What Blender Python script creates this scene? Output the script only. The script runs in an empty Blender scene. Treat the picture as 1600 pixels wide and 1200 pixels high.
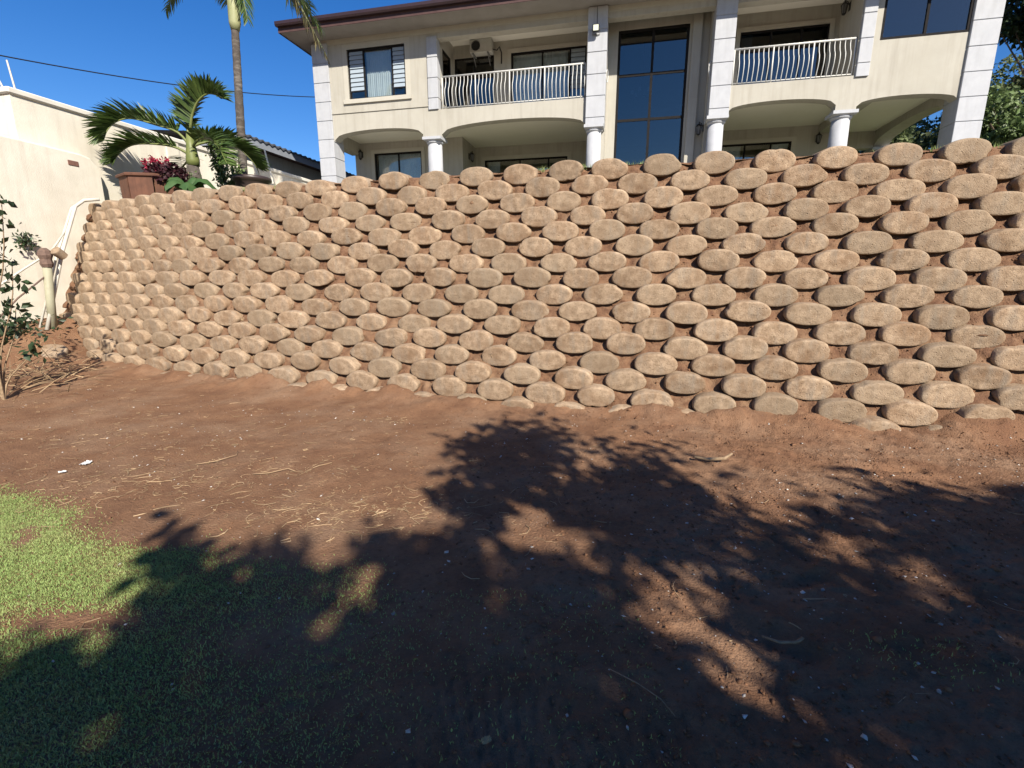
import bpy, math, random
import numpy as np
from mathutils import Vector, Matrix

rng = np.random.default_rng(7)
random.seed(7)
R = math.radians
scene = bpy.context.scene
col = scene.collection

# ------------------------------------------------------------------ camera
cam_d = bpy.data.cameras.new('camera')
cam_d.sensor_fit = 'HORIZONTAL'
cam_d.sensor_width = 36.0
cam_d.lens = 36.0 * 750 / 1600
cam_d.clip_start = 0.05
cam_d.clip_end = 3000
cam = bpy.data.objects.new('camera', cam_d)
cam.location = (0, 0, 1.6)
cam.rotation_euler = (R(90 - 12.5), 0, 0)
col.objects.link(cam)
scene.camera = cam

# ------------------------------------------------------------------ sky, sun, exposure
SUN_AZ, SUN_EL = R(23.7), R(36.4)          # to the right of straight behind the camera
SUN = Vector((math.sin(SUN_AZ) * math.cos(SUN_EL), -math.cos(SUN_AZ) * math.cos(SUN_EL), math.sin(SUN_EL)))
world = bpy.data.worlds.new('World')
scene.world = world
world.use_nodes = True
wn = world.node_tree.nodes
bg = wn['Background']
sky = wn.new('ShaderNodeTexSky')
sky.sky_type = 'NISHITA'
sky.sun_disc = False
sky.sun_elevation = SUN_EL
sky.sun_rotation = math.atan2(SUN.x, SUN.y)
sky.altitude = 100
sky.air_density = 1.0
sky.dust_density = 0.2
sky.ozone_density = 4.0
hsv = wn.new('ShaderNodeHueSaturation')                # the deep clear blue of the photograph, all round the sky
hsv.inputs['Hue'].default_value = 0.511
hsv.inputs['Saturation'].default_value = 1.32
hsv.inputs['Value'].default_value = 1.0
world.node_tree.links.new(sky.outputs[0], hsv.inputs['Color'])
world.node_tree.links.new(hsv.outputs[0], bg.inputs[0])
bg.inputs[1].default_value = 0.068
sun_d = bpy.data.lights.new('sun', 'SUN')
sun_d.energy = 5.0
sun_d.angle = R(0.53)
sun_d.color = (1.0, 0.92, 0.79)
sun = bpy.data.objects.new('sun', sun_d)
sun.rotation_euler = SUN.to_track_quat('Z', 'Y').to_euler()
sun.location = SUN * 60
col.objects.link(sun)
scene.view_settings.view_transform = 'Standard'
scene.view_settings.look = 'None'
scene.view_settings.exposure = 1.05
scene.view_settings.gamma = 1.0
scene.view_settings.use_curve_mapping = False
scene.cycles.use_denoising = True
scene.cycles.max_bounces = 8
scene.cycles.transparent_max_bounces = 12

# ------------------------------------------------------------------ helpers
def vhash(ix, iy, seed):
    h = (ix * 374761393 + iy * 668265263 + seed * 982451653) & 0x7fffffff
    h = ((h ^ (h >> 13)) * 1274126177) & 0x7fffffff
    return ((h ^ (h >> 16)) & 0xffff) / 65535.0

def vnoise(x, y, seed=0):
    x = np.asarray(x, float); y = np.asarray(y, float)
    ix = np.floor(x).astype(np.int64); iy = np.floor(y).astype(np.int64)
    fx = x - ix; fy = y - iy
    fx = fx * fx * (3 - 2 * fx); fy = fy * fy * (3 - 2 * fy)
    a = vhash(ix, iy, seed); b = vhash(ix + 1, iy, seed); c = vhash(ix, iy + 1, seed); d = vhash(ix + 1, iy + 1, seed)
    return (a * (1 - fx) + b * fx) * (1 - fy) + (c * (1 - fx) + d * fx) * fy

def fbm(x, y, scale, oct=4, seed=0, gain=0.5):
    t = 0; amp = 1; tot = 0
    for k in range(oct):
        t = t + amp * (vnoise(x * scale, y * scale, seed + k * 17) - 0.5)
        tot += amp; amp *= gain; scale *= 2.03
    return t / tot * 2

def sstep(a, b, x):
    t = np.clip((np.asarray(x, float) - a) / (b - a), 0, 1)
    return t * t * (3 - 2 * t)

def link(o, parent=None):
    col.objects.link(o)
    if parent is not None:
        o.parent = parent
    return o

def tag(o, label=None, cat=None, group=None, kind=None):
    if label: o['label'] = label
    if cat: o['category'] = cat
    if group: o['group'] = group
    if kind: o['kind'] = kind
    return o

def empty(name, loc=(0, 0, 0), rz=0.0, label=None, cat=None, group=None):
    o = bpy.data.objects.new(name, None)
    o.location = loc
    o.rotation_euler = (0, 0, rz)
    o.empty_display_size = 0.2
    link(o)
    return tag(o, label, cat, group)

def np_mesh(name, verts, faces, smooth=False):
    verts = np.asarray(verts, np.float32); faces = np.asarray(faces, np.int32)
    me = bpy.data.meshes.new(name)
    n = faces.shape[1]
    me.vertices.add(len(verts)); me.vertices.foreach_set('co', verts.ravel())
    me.loops.add(faces.size); me.loops.foreach_set('vertex_index', faces.ravel())
    me.polygons.add(len(faces))
    me.polygons.foreach_set('loop_start', np.arange(0, faces.size, n, dtype=np.int32))
    me.polygons.foreach_set('loop_total', np.full(len(faces), n, np.int32))
    if smooth: me.polygons.foreach_set('use_smooth', np.ones(len(faces), bool))
    me.update(); me.validate()
    return me

def mesh_obj(name, me, mat, parent=None):
    if mat is not None and len(me.materials) == 0: me.materials.append(mat)
    return link(bpy.data.objects.new(name, me), parent)

def grid_faces(nu, nv):
    i, j = np.meshgrid(np.arange(nu - 1), np.arange(nv - 1), indexing='ij')
    a = (i * nv + j).ravel()
    return np.stack([a, a + nv, a + nv + 1, a + 1], 1)

class MB:
    """collects boxes, prisms, tubes and lathes; build() links them as one mesh object"""
    def __init__(s): s.v = []; s.f = []
    def add(s, vs, fs):
        o = len(s.v); s.v += [tuple(p) for p in vs]; s.f += [tuple(i + o for i in f) for f in fs]
        return s
    def box(s, x0, x1, y0, y1, z0, z1):
        return s.add([(x0, y0, z0), (x1, y0, z0), (x1, y1, z0), (x0, y1, z0), (x0, y0, z1), (x1, y0, z1), (x1, y1, z1), (x0, y1, z1)],
                     [(0, 3, 2, 1), (4, 5, 6, 7), (0, 1, 5, 4), (1, 2, 6, 5), (2, 3, 7, 6), (3, 0, 4, 7)])
    def bbox(s, x0, x1, y0, y1, z0, z1, b=0.01):
        """box with a chamfer round every edge"""
        vs = []; 
        for z, k in ((z0, b), (z0 + b, 0), (z1 - b, 0), (z1, b)):
            c = b if k == 0 else b
            i = k
            vs += [(x0 + i + c, y0 + i, z), (x1 - i - c, y0 + i, z), (x1 - i, y0 + i + c, z), (x1 - i, y1 - i - c, z),
                   (x1 - i - c, y1 - i, z), (x0 + i + c, y1 - i, z), (x0 + i, y1 - i - c, z), (x0 + i, y0 + i + c, z)]
        fs = [tuple(range(7, -1, -1)), tuple(range(24, 32))]
        for r in range(3):
            for k in range(8):
                a = r * 8 + k; c2 = r * 8 + (k + 1) % 8
                fs.append((a, c2, c2 + 8, a + 8))
        return s.add(vs, fs)
    def wallrect(s, x0, x1, z0, z1, y0, y1, holes=()):
        xs = sorted({x0, x1, *[h[0] for h in holes], *[h[1] for h in holes]})
        zs = sorted({z0, z1, *[h[2] for h in holes], *[h[3] for h in holes]})
        for a, b in zip(xs, xs[1:]):
            for c, d in zip(zs, zs[1:]):
                mx, mz = (a + b) / 2, (c + d) / 2
                if not any(h[0] < mx < h[1] and h[2] < mz < h[3] for h in holes):
                    s.box(a, b, y0, y1, c, d)
        return s
    def arch(s, x0, x1, zs, za, zt, y0, y1, n=20, axis='x'):
        """beam with an arched underside from x0 to x1, springing at zs, crown at za, top at zt"""
        vs = []; fs = []
        for k in range(n + 1):
            t = k / n; x = x0 + (x1 - x0) * t; z = zs + (za - zs) * math.sqrt(max(0, 1 - (2 * t - 1) ** 2)) ** 0.85
            for (yy, zz) in ((y0, z), (y0, zt), (y1, zt), (y1, z)):
                vs.append((x, yy, zz) if axis == 'x' else (yy, x, zz))
        for k in range(n):
            a = 4 * k
            for j in range(4):
                fs.append((a + j, a + (j + 1) % 4, a + 4 + (j + 1) % 4, a + 4 + j))
        fs.append((0, 3, 2, 1)); fs.append((4 * n, 4 * n + 1, 4 * n + 2, 4 * n + 3))
        return s.add(vs, fs)
    def tube(s, pts, r, n=8, cap=True):
        pts = [Vector(p) for p in pts]
        rs = r if hasattr(r, '__len__') else [r] * len(pts)
        vs = []; fs = []; prev = None
        for i, p in enumerate(pts):
            t = (pts[min(i + 1, len(pts) - 1)] - pts[max(i - 1, 0)]).normalized()
            if prev is None: a = t.orthogonal().normalized()
            else:
                a = (prev - t * prev.dot(t))
                a = a.normalized() if a.length > 1e-6 else t.orthogonal().normalized()
            prev = a; b = t.cross(a)
            for k in range(n):
                w = 2 * math.pi * k / n
                vs.append(p + (a * math.cos(w) + b * math.sin(w)) * rs[i])
        for i in range(len(pts) - 1):
            for k in range(n):
                fs.append((i * n + k, i * n + (k + 1) % n, (i + 1) * n + (k + 1) % n, (i + 1) * n + k))
        if cap:
            fs.append(tuple(range(n - 1, -1, -1))); m = (len(pts) - 1) * n; fs.append(tuple(range(m, m + n)))
        return s.add(vs, fs)
    def lathe(s, prof, c=(0, 0, 0), n=24):
        vs = []; fs = []
        for (r, z) in prof:
            for k in range(n):
                w = 2 * math.pi * k / n
                vs.append((c[0] + r * math.cos(w), c[1] + r * math.sin(w), c[2] + z))
        for i in range(len(prof) - 1):
            for k in range(n):
                fs.append((i * n + k, i * n + (k + 1) % n, (i + 1) * n + (k + 1) % n, (i + 1) * n + k))
        fs.append(tuple(range(n - 1, -1, -1))); m = (len(prof) - 1) * n; fs.append(tuple(range(m, m + n)))
        return s.add(vs, fs)
    def mesh(s, name, smooth=False):
        me = bpy.data.meshes.new(name); me.from_pydata(s.v, [], s.f); me.update()
        if smooth:
            for p in me.polygons: p.use_smooth = len(p.vertices) == 4
        return me
    def build(s, name, mat, parent=None, smooth=False):
        return mesh_obj(name, s.mesh(name, smooth), mat, parent)

# ------------------------------------------------------------------ materials
ALBEDO = 0.72            # all colours below were picked one step too light; the exposure is set for this
def mat(name, c1, c2=None, scale=6.0, rough=0.85, bump=0.0, bscale=60.0, spec=0.3, c3=None, scale3=0.8, amt3=0.5, island=0.0, objrand=0.0, streak=None, transl=0.0, pits=None, speck=None, alt=None):
    k = ALBEDO
    sc_ = lambda t: tuple(k * v for v in t) if t else t
    c1, c2, c3 = sc_(c1), sc_(c2), sc_(c3)
    if streak: streak = (sc_(streak[0]), *streak[1:])
    if speck: speck = (sc_(speck[0]), *speck[1:])
    if alt: alt = (sc_(alt[0]), *alt[1:])
    m = bpy.data.materials.new(name); m.use_nodes = True
    N = m.node_tree.nodes; L = m.node_tree.links
    b = N['Principled BSDF']; b.inputs['Roughness'].default_value = rough
    b.inputs['Specular IOR Level'].default_value = spec
    geo = N.new('ShaderNodeNewGeometry')
    def noise(sc, det=5, vec=None):
        t = N.new('ShaderNodeTexNoise'); t.inputs['Scale'].default_value = sc; t.inputs['Detail'].default_value = det
        t.inputs['Roughness'].default_value = 0.62
        L.new(vec or geo.outputs['Position'], t.inputs['Vector']); return t.outputs['Fac']
    def ramp(fac, lo, hi):
        r = N.new('ShaderNodeMapRange'); r.inputs['From Min'].default_value = lo; r.inputs['From Max'].default_value = hi
        L.new(fac, r.inputs['Value']); return r.outputs['Result']
    def mix(fac, a, bb, mode='MIX'):
        x = N.new('ShaderNodeMix'); x.data_type = 'RGBA'; x.blend_type = mode
        for sock, v in ((x.inputs[0], fac), (x.inputs[6], a), (x.inputs[7], bb)):
            if isinstance(v, (int, float)): sock.default_value = v
            elif isinstance(v, tuple): sock.default_value = (*v, 1)
            else: L.new(v, sock)
        return x.outputs[2]
    c = c1
    if c2: c = mix(ramp(noise(scale), 0.33, 0.67), c1, c2)
    if c3:
        f = N.new('ShaderNodeMath'); f.operation = 'MULTIPLY'; f.inputs[1].default_value = amt3
        L.new(ramp(noise(scale3, 4), 0.45, 0.68), f.inputs[0])
        c = mix(f.outputs[0], c, c3)
    if streak:
        mp = N.new('ShaderNodeMapping'); mp.inputs['Scale'].default_value = streak[1]
        L.new(geo.outputs['Position'], mp.inputs['Vector'])
        f = N.new('ShaderNodeMath'); f.operation = 'MULTIPLY'; f.inputs[1].default_value = streak[2]
        L.new(ramp(noise(1.0, 4, mp.outputs[0]), 0.48, 0.72), f.inputs[0])
        c = mix(f.outputs[0], c, streak[0])
    if alt:                                            # a share of the pieces is of another batch
        oi = N.new('ShaderNodeObjectInfo'); wn_ = N.new('ShaderNodeTexWhiteNoise'); wn_.noise_dimensions = '1D'
        L.new(oi.outputs['Random'], wn_.inputs['W'])
        f = N.new('ShaderNodeMath'); f.operation = 'MULTIPLY'; f.inputs[1].default_value = alt[1]
        L.new(ramp(wn_.outputs['Value'], 0.45, 1.0), f.inputs[0])
        c = mix(f.outputs[0], c, alt[0])
    if speck:
        f = N.new('ShaderNodeMath'); f.operation = 'MULTIPLY'; f.inputs[1].default_value = speck[2]
        L.new(ramp(noise(speck[1], 3), 0.54, 0.70), f.inputs[0])
        c = mix(f.outputs[0], c, speck[0])
    if island or objrand:
        src = geo.outputs['Random Per Island'] if island else N.new('ShaderNodeObjectInfo').outputs['Random']
        a = island or objrand
        mr = N.new('ShaderNodeMapRange'); mr.inputs['To Min'].default_value = 1 - a; mr.inputs['To Max'].default_value = 1 + a
        L.new(src, mr.inputs['Value'])
        hs = N.new('ShaderNodeHueSaturation'); L.new(mr.outputs[0], hs.inputs['Value'])
        if isinstance(c, tuple): hs.inputs['Color'].default_value = (*c, 1)
        else: L.new(c, hs.inputs['Color'])
        c = hs.outputs[0]
    if isinstance(c, tuple): b.inputs['Base Color'].default_value = (*c, 1)
    else: L.new(c, b.inputs['Base Color'])
    if bump:
        bp = N.new('ShaderNodeBump'); bp.inputs['Strength'].default_value = 1.0; bp.inputs['Distance'].default_value = bump
        L.new(noise(bscale, 8), bp.inputs['Height'])
        nrm = bp.outputs[0]
        if pits:
            vo = N.new('ShaderNodeTexVoronoi'); vo.inputs['Scale'].default_value = pits[0]; L.new(geo.outputs['Position'], vo.inputs['Vector'])
            b2 = N.new('ShaderNodeBump'); b2.inputs['Distance'].default_value = pits[1]
            L.new(ramp(vo.outputs['Distance'], 0.05, 0.22), b2.inputs['Height']); L.new(nrm, b2.inputs['Normal']); nrm = b2.outputs[0]
        L.new(nrm, b.inputs['Normal'])
    if transl:
        tr = N.new('ShaderNodeBsdfTranslucent'); ms = N.new('ShaderNodeMixShader'); ms.inputs[0].default_value = transl
        if isinstance(c, tuple): tr.inputs[0].default_value = (*c, 1)
        else: L.new(c, tr.inputs[0])
        L.new(b.outputs[0], ms.inputs[1]); L.new(tr.outputs[0], ms.inputs[2])
        L.new(ms.outputs[0], N['Material Output'].inputs['Surface'])
    return m

def glass_mat(name, tint, refl):
    m = bpy.data.materials.new(name); m.use_nodes = True
    N = m.node_tree.nodes; L = m.node_tree.links; N.remove(N['Principled BSDF'])
    tr = N.new('ShaderNodeBsdfTransparent'); tr.inputs[0].default_value = (*tint, 1)
    gl = N.new('ShaderNodeBsdfGlossy'); gl.inputs['Roughness'].default_value = 0.02; gl.inputs[0].default_value = (1.0, 0.90, 0.78, 1)
    lw = N.new('ShaderNodeLayerWeight'); lw.inputs[0].default_value = 0.5
    fr = N.new('ShaderNodeMath'); fr.operation = 'POWER'; fr.inputs[1].default_value = 4.0; L.new(lw.outputs['Facing'], fr.inputs[0])
    ad = N.new('ShaderNodeMath'); ad.operation = 'ADD'; ad.inputs[1].default_value = refl; ad.use_clamp = True
    L.new(fr.outputs[0], ad.inputs[0])
    ms = N.new('ShaderNodeMixShader'); L.new(ad.outputs[0], ms.inputs[0]); L.new(tr.outputs[0], ms.inputs[1]); L.new(gl.outputs[0], ms.inputs[2])
    L.new(ms.outputs[0], N['Material Output'].inputs['Surface'])
    return m

M = {}
M['soil'] = mat('soil', (0.30, 0.165, 0.093), (0.205, 0.105, 0.06), 3.0, 0.95, 0.022, 65, 0.15, c3=(0.35, 0.23, 0.15), scale3=1.3, amt3=0.6, streak=((0.15, 0.082, 0.05), (28, 28, 28), 0.5))
M['bank_soil'] = mat('bank_soil', (0.25, 0.14, 0.082), (0.14, 0.072, 0.044), 14.0, 0.95, 0.02, 60, 0.15, c3=(0.36, 0.24, 0.15), scale3=4, amt3=0.5)
M['clod'] = mat('clod', (0.25, 0.135, 0.078), (0.18, 0.092, 0.053), 20, 0.95, 0.004, 150, 0.1, island=0.25)
M['pebble'] = mat('pebble', (0.62, 0.58, 0.53), (0.42, 0.38, 0.34), 30, 0.8, 0, island=0.4)
M['block'] = mat('block', (0.52, 0.385, 0.265), (0.295, 0.207, 0.135), 13.0, 0.94, 0.008, 80, 0.15, c3=(0.24, 0.148, 0.088), scale3=4.0, amt3=0.8, objrand=0.12, pits=(26, 0.004), speck=((0.18, 0.12, 0.075), 48, 0.55), alt=((0.30, 0.235, 0.165), 0.5),
                 streak=((0.30, 0.255, 0.205), (9, 9, 2.2), 0.65))
M['straw'] = mat('straw', (0.46, 0.33, 0.20), (0.33, 0.22, 0.12), 8, 0.8, island=0.35)
M['stick'] = mat('stick', (0.38, 0.27, 0.17), (0.22, 0.15, 0.09), 25, 0.85, 0.002, 80)
M['grass'] = mat('grass', (0.40, 0.50, 0.18), (0.29, 0.41, 0.125), 2.0, 0.6, spec=0.25, c3=(0.44, 0.42, 0.19), scale3=2.4, amt3=0.5, island=0.16, transl=0.3)
M['paving'] = mat('paving', (0.58, 0.53, 0.46), (0.50, 0.46, 0.40), 3, 0.9, 0.004, 40)
M['terrace'] = mat('terrace', (0.08, 0.13, 0.035), (0.15, 0.13, 0.06), 4, 0.95, 0.02, 40)
M['cream'] = mat('cream', (0.50, 0.478, 0.42), (0.465, 0.443, 0.388), 2.5, 0.9, 0.002, 100, 0.2, c3=(0.415, 0.39, 0.33), scale3=0.7, amt3=0.5, streak=((0.35, 0.325, 0.275), (6, 6, 0.45), 0.55))
M['trim'] = mat('trim', (0.54, 0.515, 0.45), (0.50, 0.475, 0.41), 4, 0.8, 0, spec=0.25)
M['white'] = mat('white', (0.51, 0.525, 0.56), (0.455, 0.47, 0.505), 5, 0.75, 0.001, 90, 0.3, streak=((0.36, 0.365, 0.38), (8, 8, 0.8), 0.4))
M['ceiling'] = mat('ceiling', (0.98, 0.94, 0.86), (0.94, 0.90, 0.82), 2, 0.9)
M['metal_white'] = mat('metal_white', (0.70, 0.70, 0.68), (0.6, 0.6, 0.58), 9, 0.45, spec=0.5)
M['frame'] = mat('frame', (0.015, 0.014, 0.015), (0.022, 0.02, 0.02), 6, 0.8, spec=0.1)
M['black'] = mat('black', (0.02, 0.02, 0.021), (0.03, 0.028, 0.027), 20, 0.5)
M['gutter'] = mat('gutter', (0.042, 0.022, 0.027), (0.034, 0.019, 0.023), 4, 0.45, spec=0.45)
M['fascia'] = mat('fascia', (0.10, 0.055, 0.05), (0.075, 0.04, 0.038), 4, 0.55)
M['soffit'] = mat('soffit', (0.33, 0.31, 0.29), (0.28, 0.26, 0.24), 2, 0.85)
M['tile'] = mat('tile', (0.16, 0.11, 0.075), (0.10, 0.07, 0.05), 5, 0.85, 0.004, 60)
M['grey_tile'] = mat('grey_tile', (0.10, 0.11, 0.13), (0.07, 0.075, 0.09), 5, 0.75, 0.003, 60)
M['grey_paint'] = mat('grey_paint', (0.30, 0.33, 0.38), (0.25, 0.27, 0.31), 3, 0.7)
M['room'] = mat('room', (0.34, 0.31, 0.27), None, rough=0.95)
M['curtain'] = mat('curtain', (0.70, 0.70, 0.68), (0.60, 0.60, 0.60), 4, 0.9)
M['louvre'] = mat('louvre', (0.38, 0.45, 0.52), None, rough=0.25, spec=0.6)
M['glass'] = glass_mat('glass', (0.84, 0.89, 0.91), 0.10)
M['glass_dark'] = glass_mat('glass_dark', (0.40, 0.48, 0.55), 0.12)
M['plaster'] = mat('plaster', (0.87, 0.82, 0.71), (0.78, 0.73, 0.62), 2.2, 0.92, 0.004, 45, 0.15, c3=(0.64, 0.59, 0.49), scale3=0.9, amt3=0.55, streak=((0.52, 0.47, 0.39), (5, 5, 0.5), 0.35))
M['coping'] = mat('coping', (0.78, 0.75, 0.67), (0.70, 0.66, 0.58), 3, 0.85)
M['brick'] = mat('brick', (0.24, 0.12, 0.09), (0.17, 0.085, 0.065), 30, 0.9, 0.004, 90)
M['timber'] = mat('timber', (0.17, 0.075, 0.045), (0.11, 0.05, 0.032), 6, 0.7, 0.003, 60, streak=((0.09, 0.04, 0.025), (14, 14, 1), 0.6))
M['bowl'] = mat('bowl', (0.055, 0.035, 0.033), (0.04, 0.027, 0.026), 6, 0.4, spec=0.5)
M['pvc'] = mat('pvc', (0.72, 0.70, 0.63), (0.60, 0.56, 0.48), 5, 0.5)
M['pvc_green'] = mat('pvc_green', (0.44, 0.43, 0.31), (0.36, 0.34, 0.24), 4, 0.6)
M['rust'] = mat('rust', (0.20, 0.13, 0.10), (0.13, 0.085, 0.07), 20, 0.9, 0.006, 50)
M['cable'] = mat('cable', (0.015, 0.015, 0.018), None, rough=0.6)
M['trunk'] = mat('trunk', (0.115, 0.095, 0.082), (0.065, 0.055, 0.048), 12, 0.9, 0.01, 40, streak=((0.36, 0.33, 0.29), (4, 4, 14), 0.5))
M['bark'] = mat('bark', (0.16, 0.12, 0.09), (0.10, 0.075, 0.055), 8, 0.95, 0.02, 25)
M['crownshaft'] = mat('crownshaft', (0.38, 0.39, 0.22), (0.29, 0.31, 0.15), 5, 0.5)
M['palm'] = mat('palm', (0.055, 0.105, 0.025), (0.11, 0.16, 0.04), 5, 0.45, spec=0.45, island=0.35, transl=0.25)
M['palm_dry'] = mat('palm_dry', (0.16, 0.125, 0.06), (0.09, 0.09, 0.035), 4, 0.6, island=0.4, transl=0.2)
M['rachis'] = mat('rachis', (0.20, 0.22, 0.075), (0.14, 0.17, 0.05), 6, 0.5)
M['leaf'] = mat('leaf', (0.11, 0.17, 0.055), (0.16, 0.22, 0.08), 1.5, 0.5, spec=0.4, island=0.4, transl=0.25)
M['leaf_dark'] = mat('leaf_dark', (0.025, 0.05, 0.022), (0.045, 0.075, 0.03), 0.8, 0.5, spec=0.4, island=0.4, transl=0.2)
M['leaf_olive'] = mat('leaf_olive', (0.16, 0.19, 0.08), (0.10, 0.14, 0.055), 0.7, 0.55, spec=0.35, island=0.45, transl=0.25)
M['leaf_purple'] = mat('leaf_purple', (0.055, 0.014, 0.022), (0.035, 0.012, 0.016), 8, 0.5, island=0.5, transl=0.2)
M['petal'] = mat('petal', (0.55, 0.045, 0.10), (0.40, 0.03, 0.08), 20, 0.6, island=0.3, transl=0.3)
M['broad_leaf'] = mat('broad_leaf', (0.075, 0.14, 0.045), (0.05, 0.11, 0.035), 6, 0.5, 0.002, 30, transl=0.15)
M['paper'] = mat('paper', (0.82, 0.82, 0.80), (0.72, 0.72, 0.71), 20, 0.8)
M['dead_leaf'] = mat('dead_leaf', (0.45, 0.36, 0.18), (0.33, 0.24, 0.11), 20, 0.7)
M['lens'] = mat('lens', (0.75, 0.78, 0.62), None, rough=0.2, spec=0.6)
M['ac'] = mat('ac', (0.62, 0.61, 0.57), (0.55, 0.54, 0.5), 8, 0.5)
M['grey_metal'] = mat('grey_metal', (0.25, 0.25, 0.25), (0.18, 0.18, 0.18), 8, 0.5)

# ------------------------------------------------------------------ frame shared by the house and the retaining wall
FA = R(-13.0)
EX = np.array([math.cos(FA), math.sin(FA)])          # along the facade, to the right
NX = np.array([-math.sin(FA), math.cos(FA)])         # away from the camera
F0 = (-2.3, 17.5)

def sn(x, y):
    return x * EX[0] + y * EX[1], x * NX[0] + y * NX[1]

# plan of the retaining wall's foot in (s, n): straight on the right, bending back on the left and round the corner
_ks = np.array([-13.2, -12.2, -11.2, -10.1, -9.0, -7.7, -5.7, -3.6, -2.2, -0.5, 12.0])
_kd = np.array([2.25, 1.87, 1.52, 1.2, 0.88, 0.58, 0.34, 0.2, 0.11, 0.0, 0.0])
_tt = np.linspace(0, 1, 4000)
def _path():
    s = np.interp(_tt, np.linspace(0, 1, len(_ks)), _ks); d = np.interp(_tt, np.linspace(0, 1, len(_ks)), _kd)
    P = np.stack([s, 5.58 + d], 1)
    seg = np.r_[0, np.cumsum(np.hypot(*np.diff(P, axis=0).T))]
    u = np.arange(0, seg[-1], 0.02)
    P = np.stack([np.interp(u, seg, P[:, 0]), np.interp(u, seg, P[:, 1])], 1)
    k = np.hanning(61); k /= k.sum()
    Q = P.copy()
    for c in (0, 1):
        e = np.r_[np.full(30, P[0, c]), P[:, c], np.full(30, P[-1, c])]
        Q[:, c] = np.convolve(e, k, 'valid')
    Q = Q[20:-40]
    seg = np.r_[0, np.cumsum(np.hypot(*np.diff(Q, axis=0).T))]
    T = np.gradient(Q, axis=0); T /= np.hypot(T[:, 0], T[:, 1])[:, None]
    return Q, seg, T
PQ, PU, PT = _path()
U_REF = float(np.interp(2.36, PQ[:, 0], PU))          # arc length of a block centre in the top row
def wall_at(u):
    """world xy of the wall's foot line, and the horizontal normal that points into the bank"""
    s = np.interp(u, PU, PQ[:, 0]); n = np.interp(u, PU, PQ[:, 1])
    ts = np.interp(u, PU, PT[:, 0]); tn = np.interp(u, PU, PT[:, 1])
    l = np.hypot(ts, tn); ts, tn = ts / l, tn / l
    X = s * EX[0] + n * NX[0]; Y = s * EX[1] + n * NX[1]
    ns, nn = -tn, ts
    return X, Y, ns * EX[0] + nn * NX[0], ns * EX[1] + nn * NX[1]
BATTER = 0.42
RISE = 0.20
ROWS = 16
PITCH = 0.655

def foot_n(x, y):
    """how far a ground point lies in front of the wall's foot (negative: behind it)"""
    s, n = sn(x, y)
    return np.interp(s, PQ[::-1, 0] if PQ[0, 0] > PQ[-1, 0] else PQ[:, 0], PQ[:, 1]) - n

def ground_z(x, y, fine=True):
    x = np.asarray(x, float); y = np.asarray(y, float)
    z = 0.10 * sstep(-4.2, -7.2, x) * sstep(3, 7.5, y) + 0.62 * sstep(-7.6, -8.8, x) * sstep(7.0, 9.1, y)
    z = z + 0.035 * fbm(x, y, 0.5, 3, 3) + 0.018 * fbm(x, y, 1.9, 3, 9)
    fn = foot_n(x, y)
    z = z + np.exp(-np.clip(fn, 0, 9) / 0.24) * (0.03 + 0.20 * vnoise(x * 1.9, y * 1.9, 5) ** 1.6 + 0.05 * fbm(x, y, 6, 2, 6))
    if fine:
        churn = 0.35 + 0.65 * sstep(-1.0, 1.6, x + 0.6 * fbm(x, y, 0.8, 2, 41))
        soft = sstep(-1.0, -3.2, x) * sstep(4.6, 2.8, y)          # under the lawn it is smoother
        a = fbm(x, y, 7, 4, 21); b = fbm(x, y, 22, 3, 33)
        z = z + (0.017 * a + 0.032 * np.clip(b, 0, 1) ** 1.1) * churn * (1 - 0.6 * soft)
        # footprints and tyre ruts scraped across the churned soil
        for (x0, y0, x1, y1, w, dep) in ((2.35, 4.35, 2.75, 4.1, 0.035, 0.025), (2.0, 4.05, 2.3, 3.75, 0.04, 0.02), (1.55, 2.9, 1.72, 2.5, 0.05, 0.022),
                                         (0.9, 2.05, 1.25, 1.8, 0.07, 0.03), (3.0, 3.9, 3.4, 3.8, 0.06, 0.03)):
            dx, dy = x1 - x0, y1 - y0; L2 = dx * dx + dy * dy
            t = np.clip(((x - x0) * dx + (y - y0) * dy) / L2, 0, 1)
            d = np.hypot(x - x0 - t * dx, y - y0 - t * dy) + 0.03 * fbm(x, y, 9, 2, 55)
            z = z - dep * np.exp(-(d / w) ** 2) + dep * 0.5 * np.exp(-((d - 1.8 * w) / w) ** 2)
        # shallow footprints trodden into the soft soil
        fr_ = np.random.default_rng(5)
        for _ in range(46):
            fx, fy = fr_.uniform(-3.2, 4.6), fr_.uniform(1.4, 5.0); an = fr_.uniform(0, 6.28); ca, sa = math.cos(an), math.sin(an)
            lx = (x - fx) * ca + (y - fy) * sa; ly = -(x - fx) * sa + (y - fy) * ca
            q = (lx / 0.13) ** 2 + (ly / 0.05) ** 2
            z = z - fr_.uniform(0.006, 0.016) * churn * (np.exp(-q ** 2) - 0.45 * np.exp(-((q - 1.9) / 0.8) ** 2))
        # rake marks in the foreground
        rk = sstep(-0.7, -0.2, x) * sstep(1.2, 0.6, x) * sstep(2.0, 1.5, y)
        z = z + rk * 0.007 * np.sin((x + 0.25 * y + 0.05 * fbm(x, y, 3, 2, 8)) * 105) * (0.4 + vnoise(x * 5, y * 5, 77))
    return z

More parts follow.
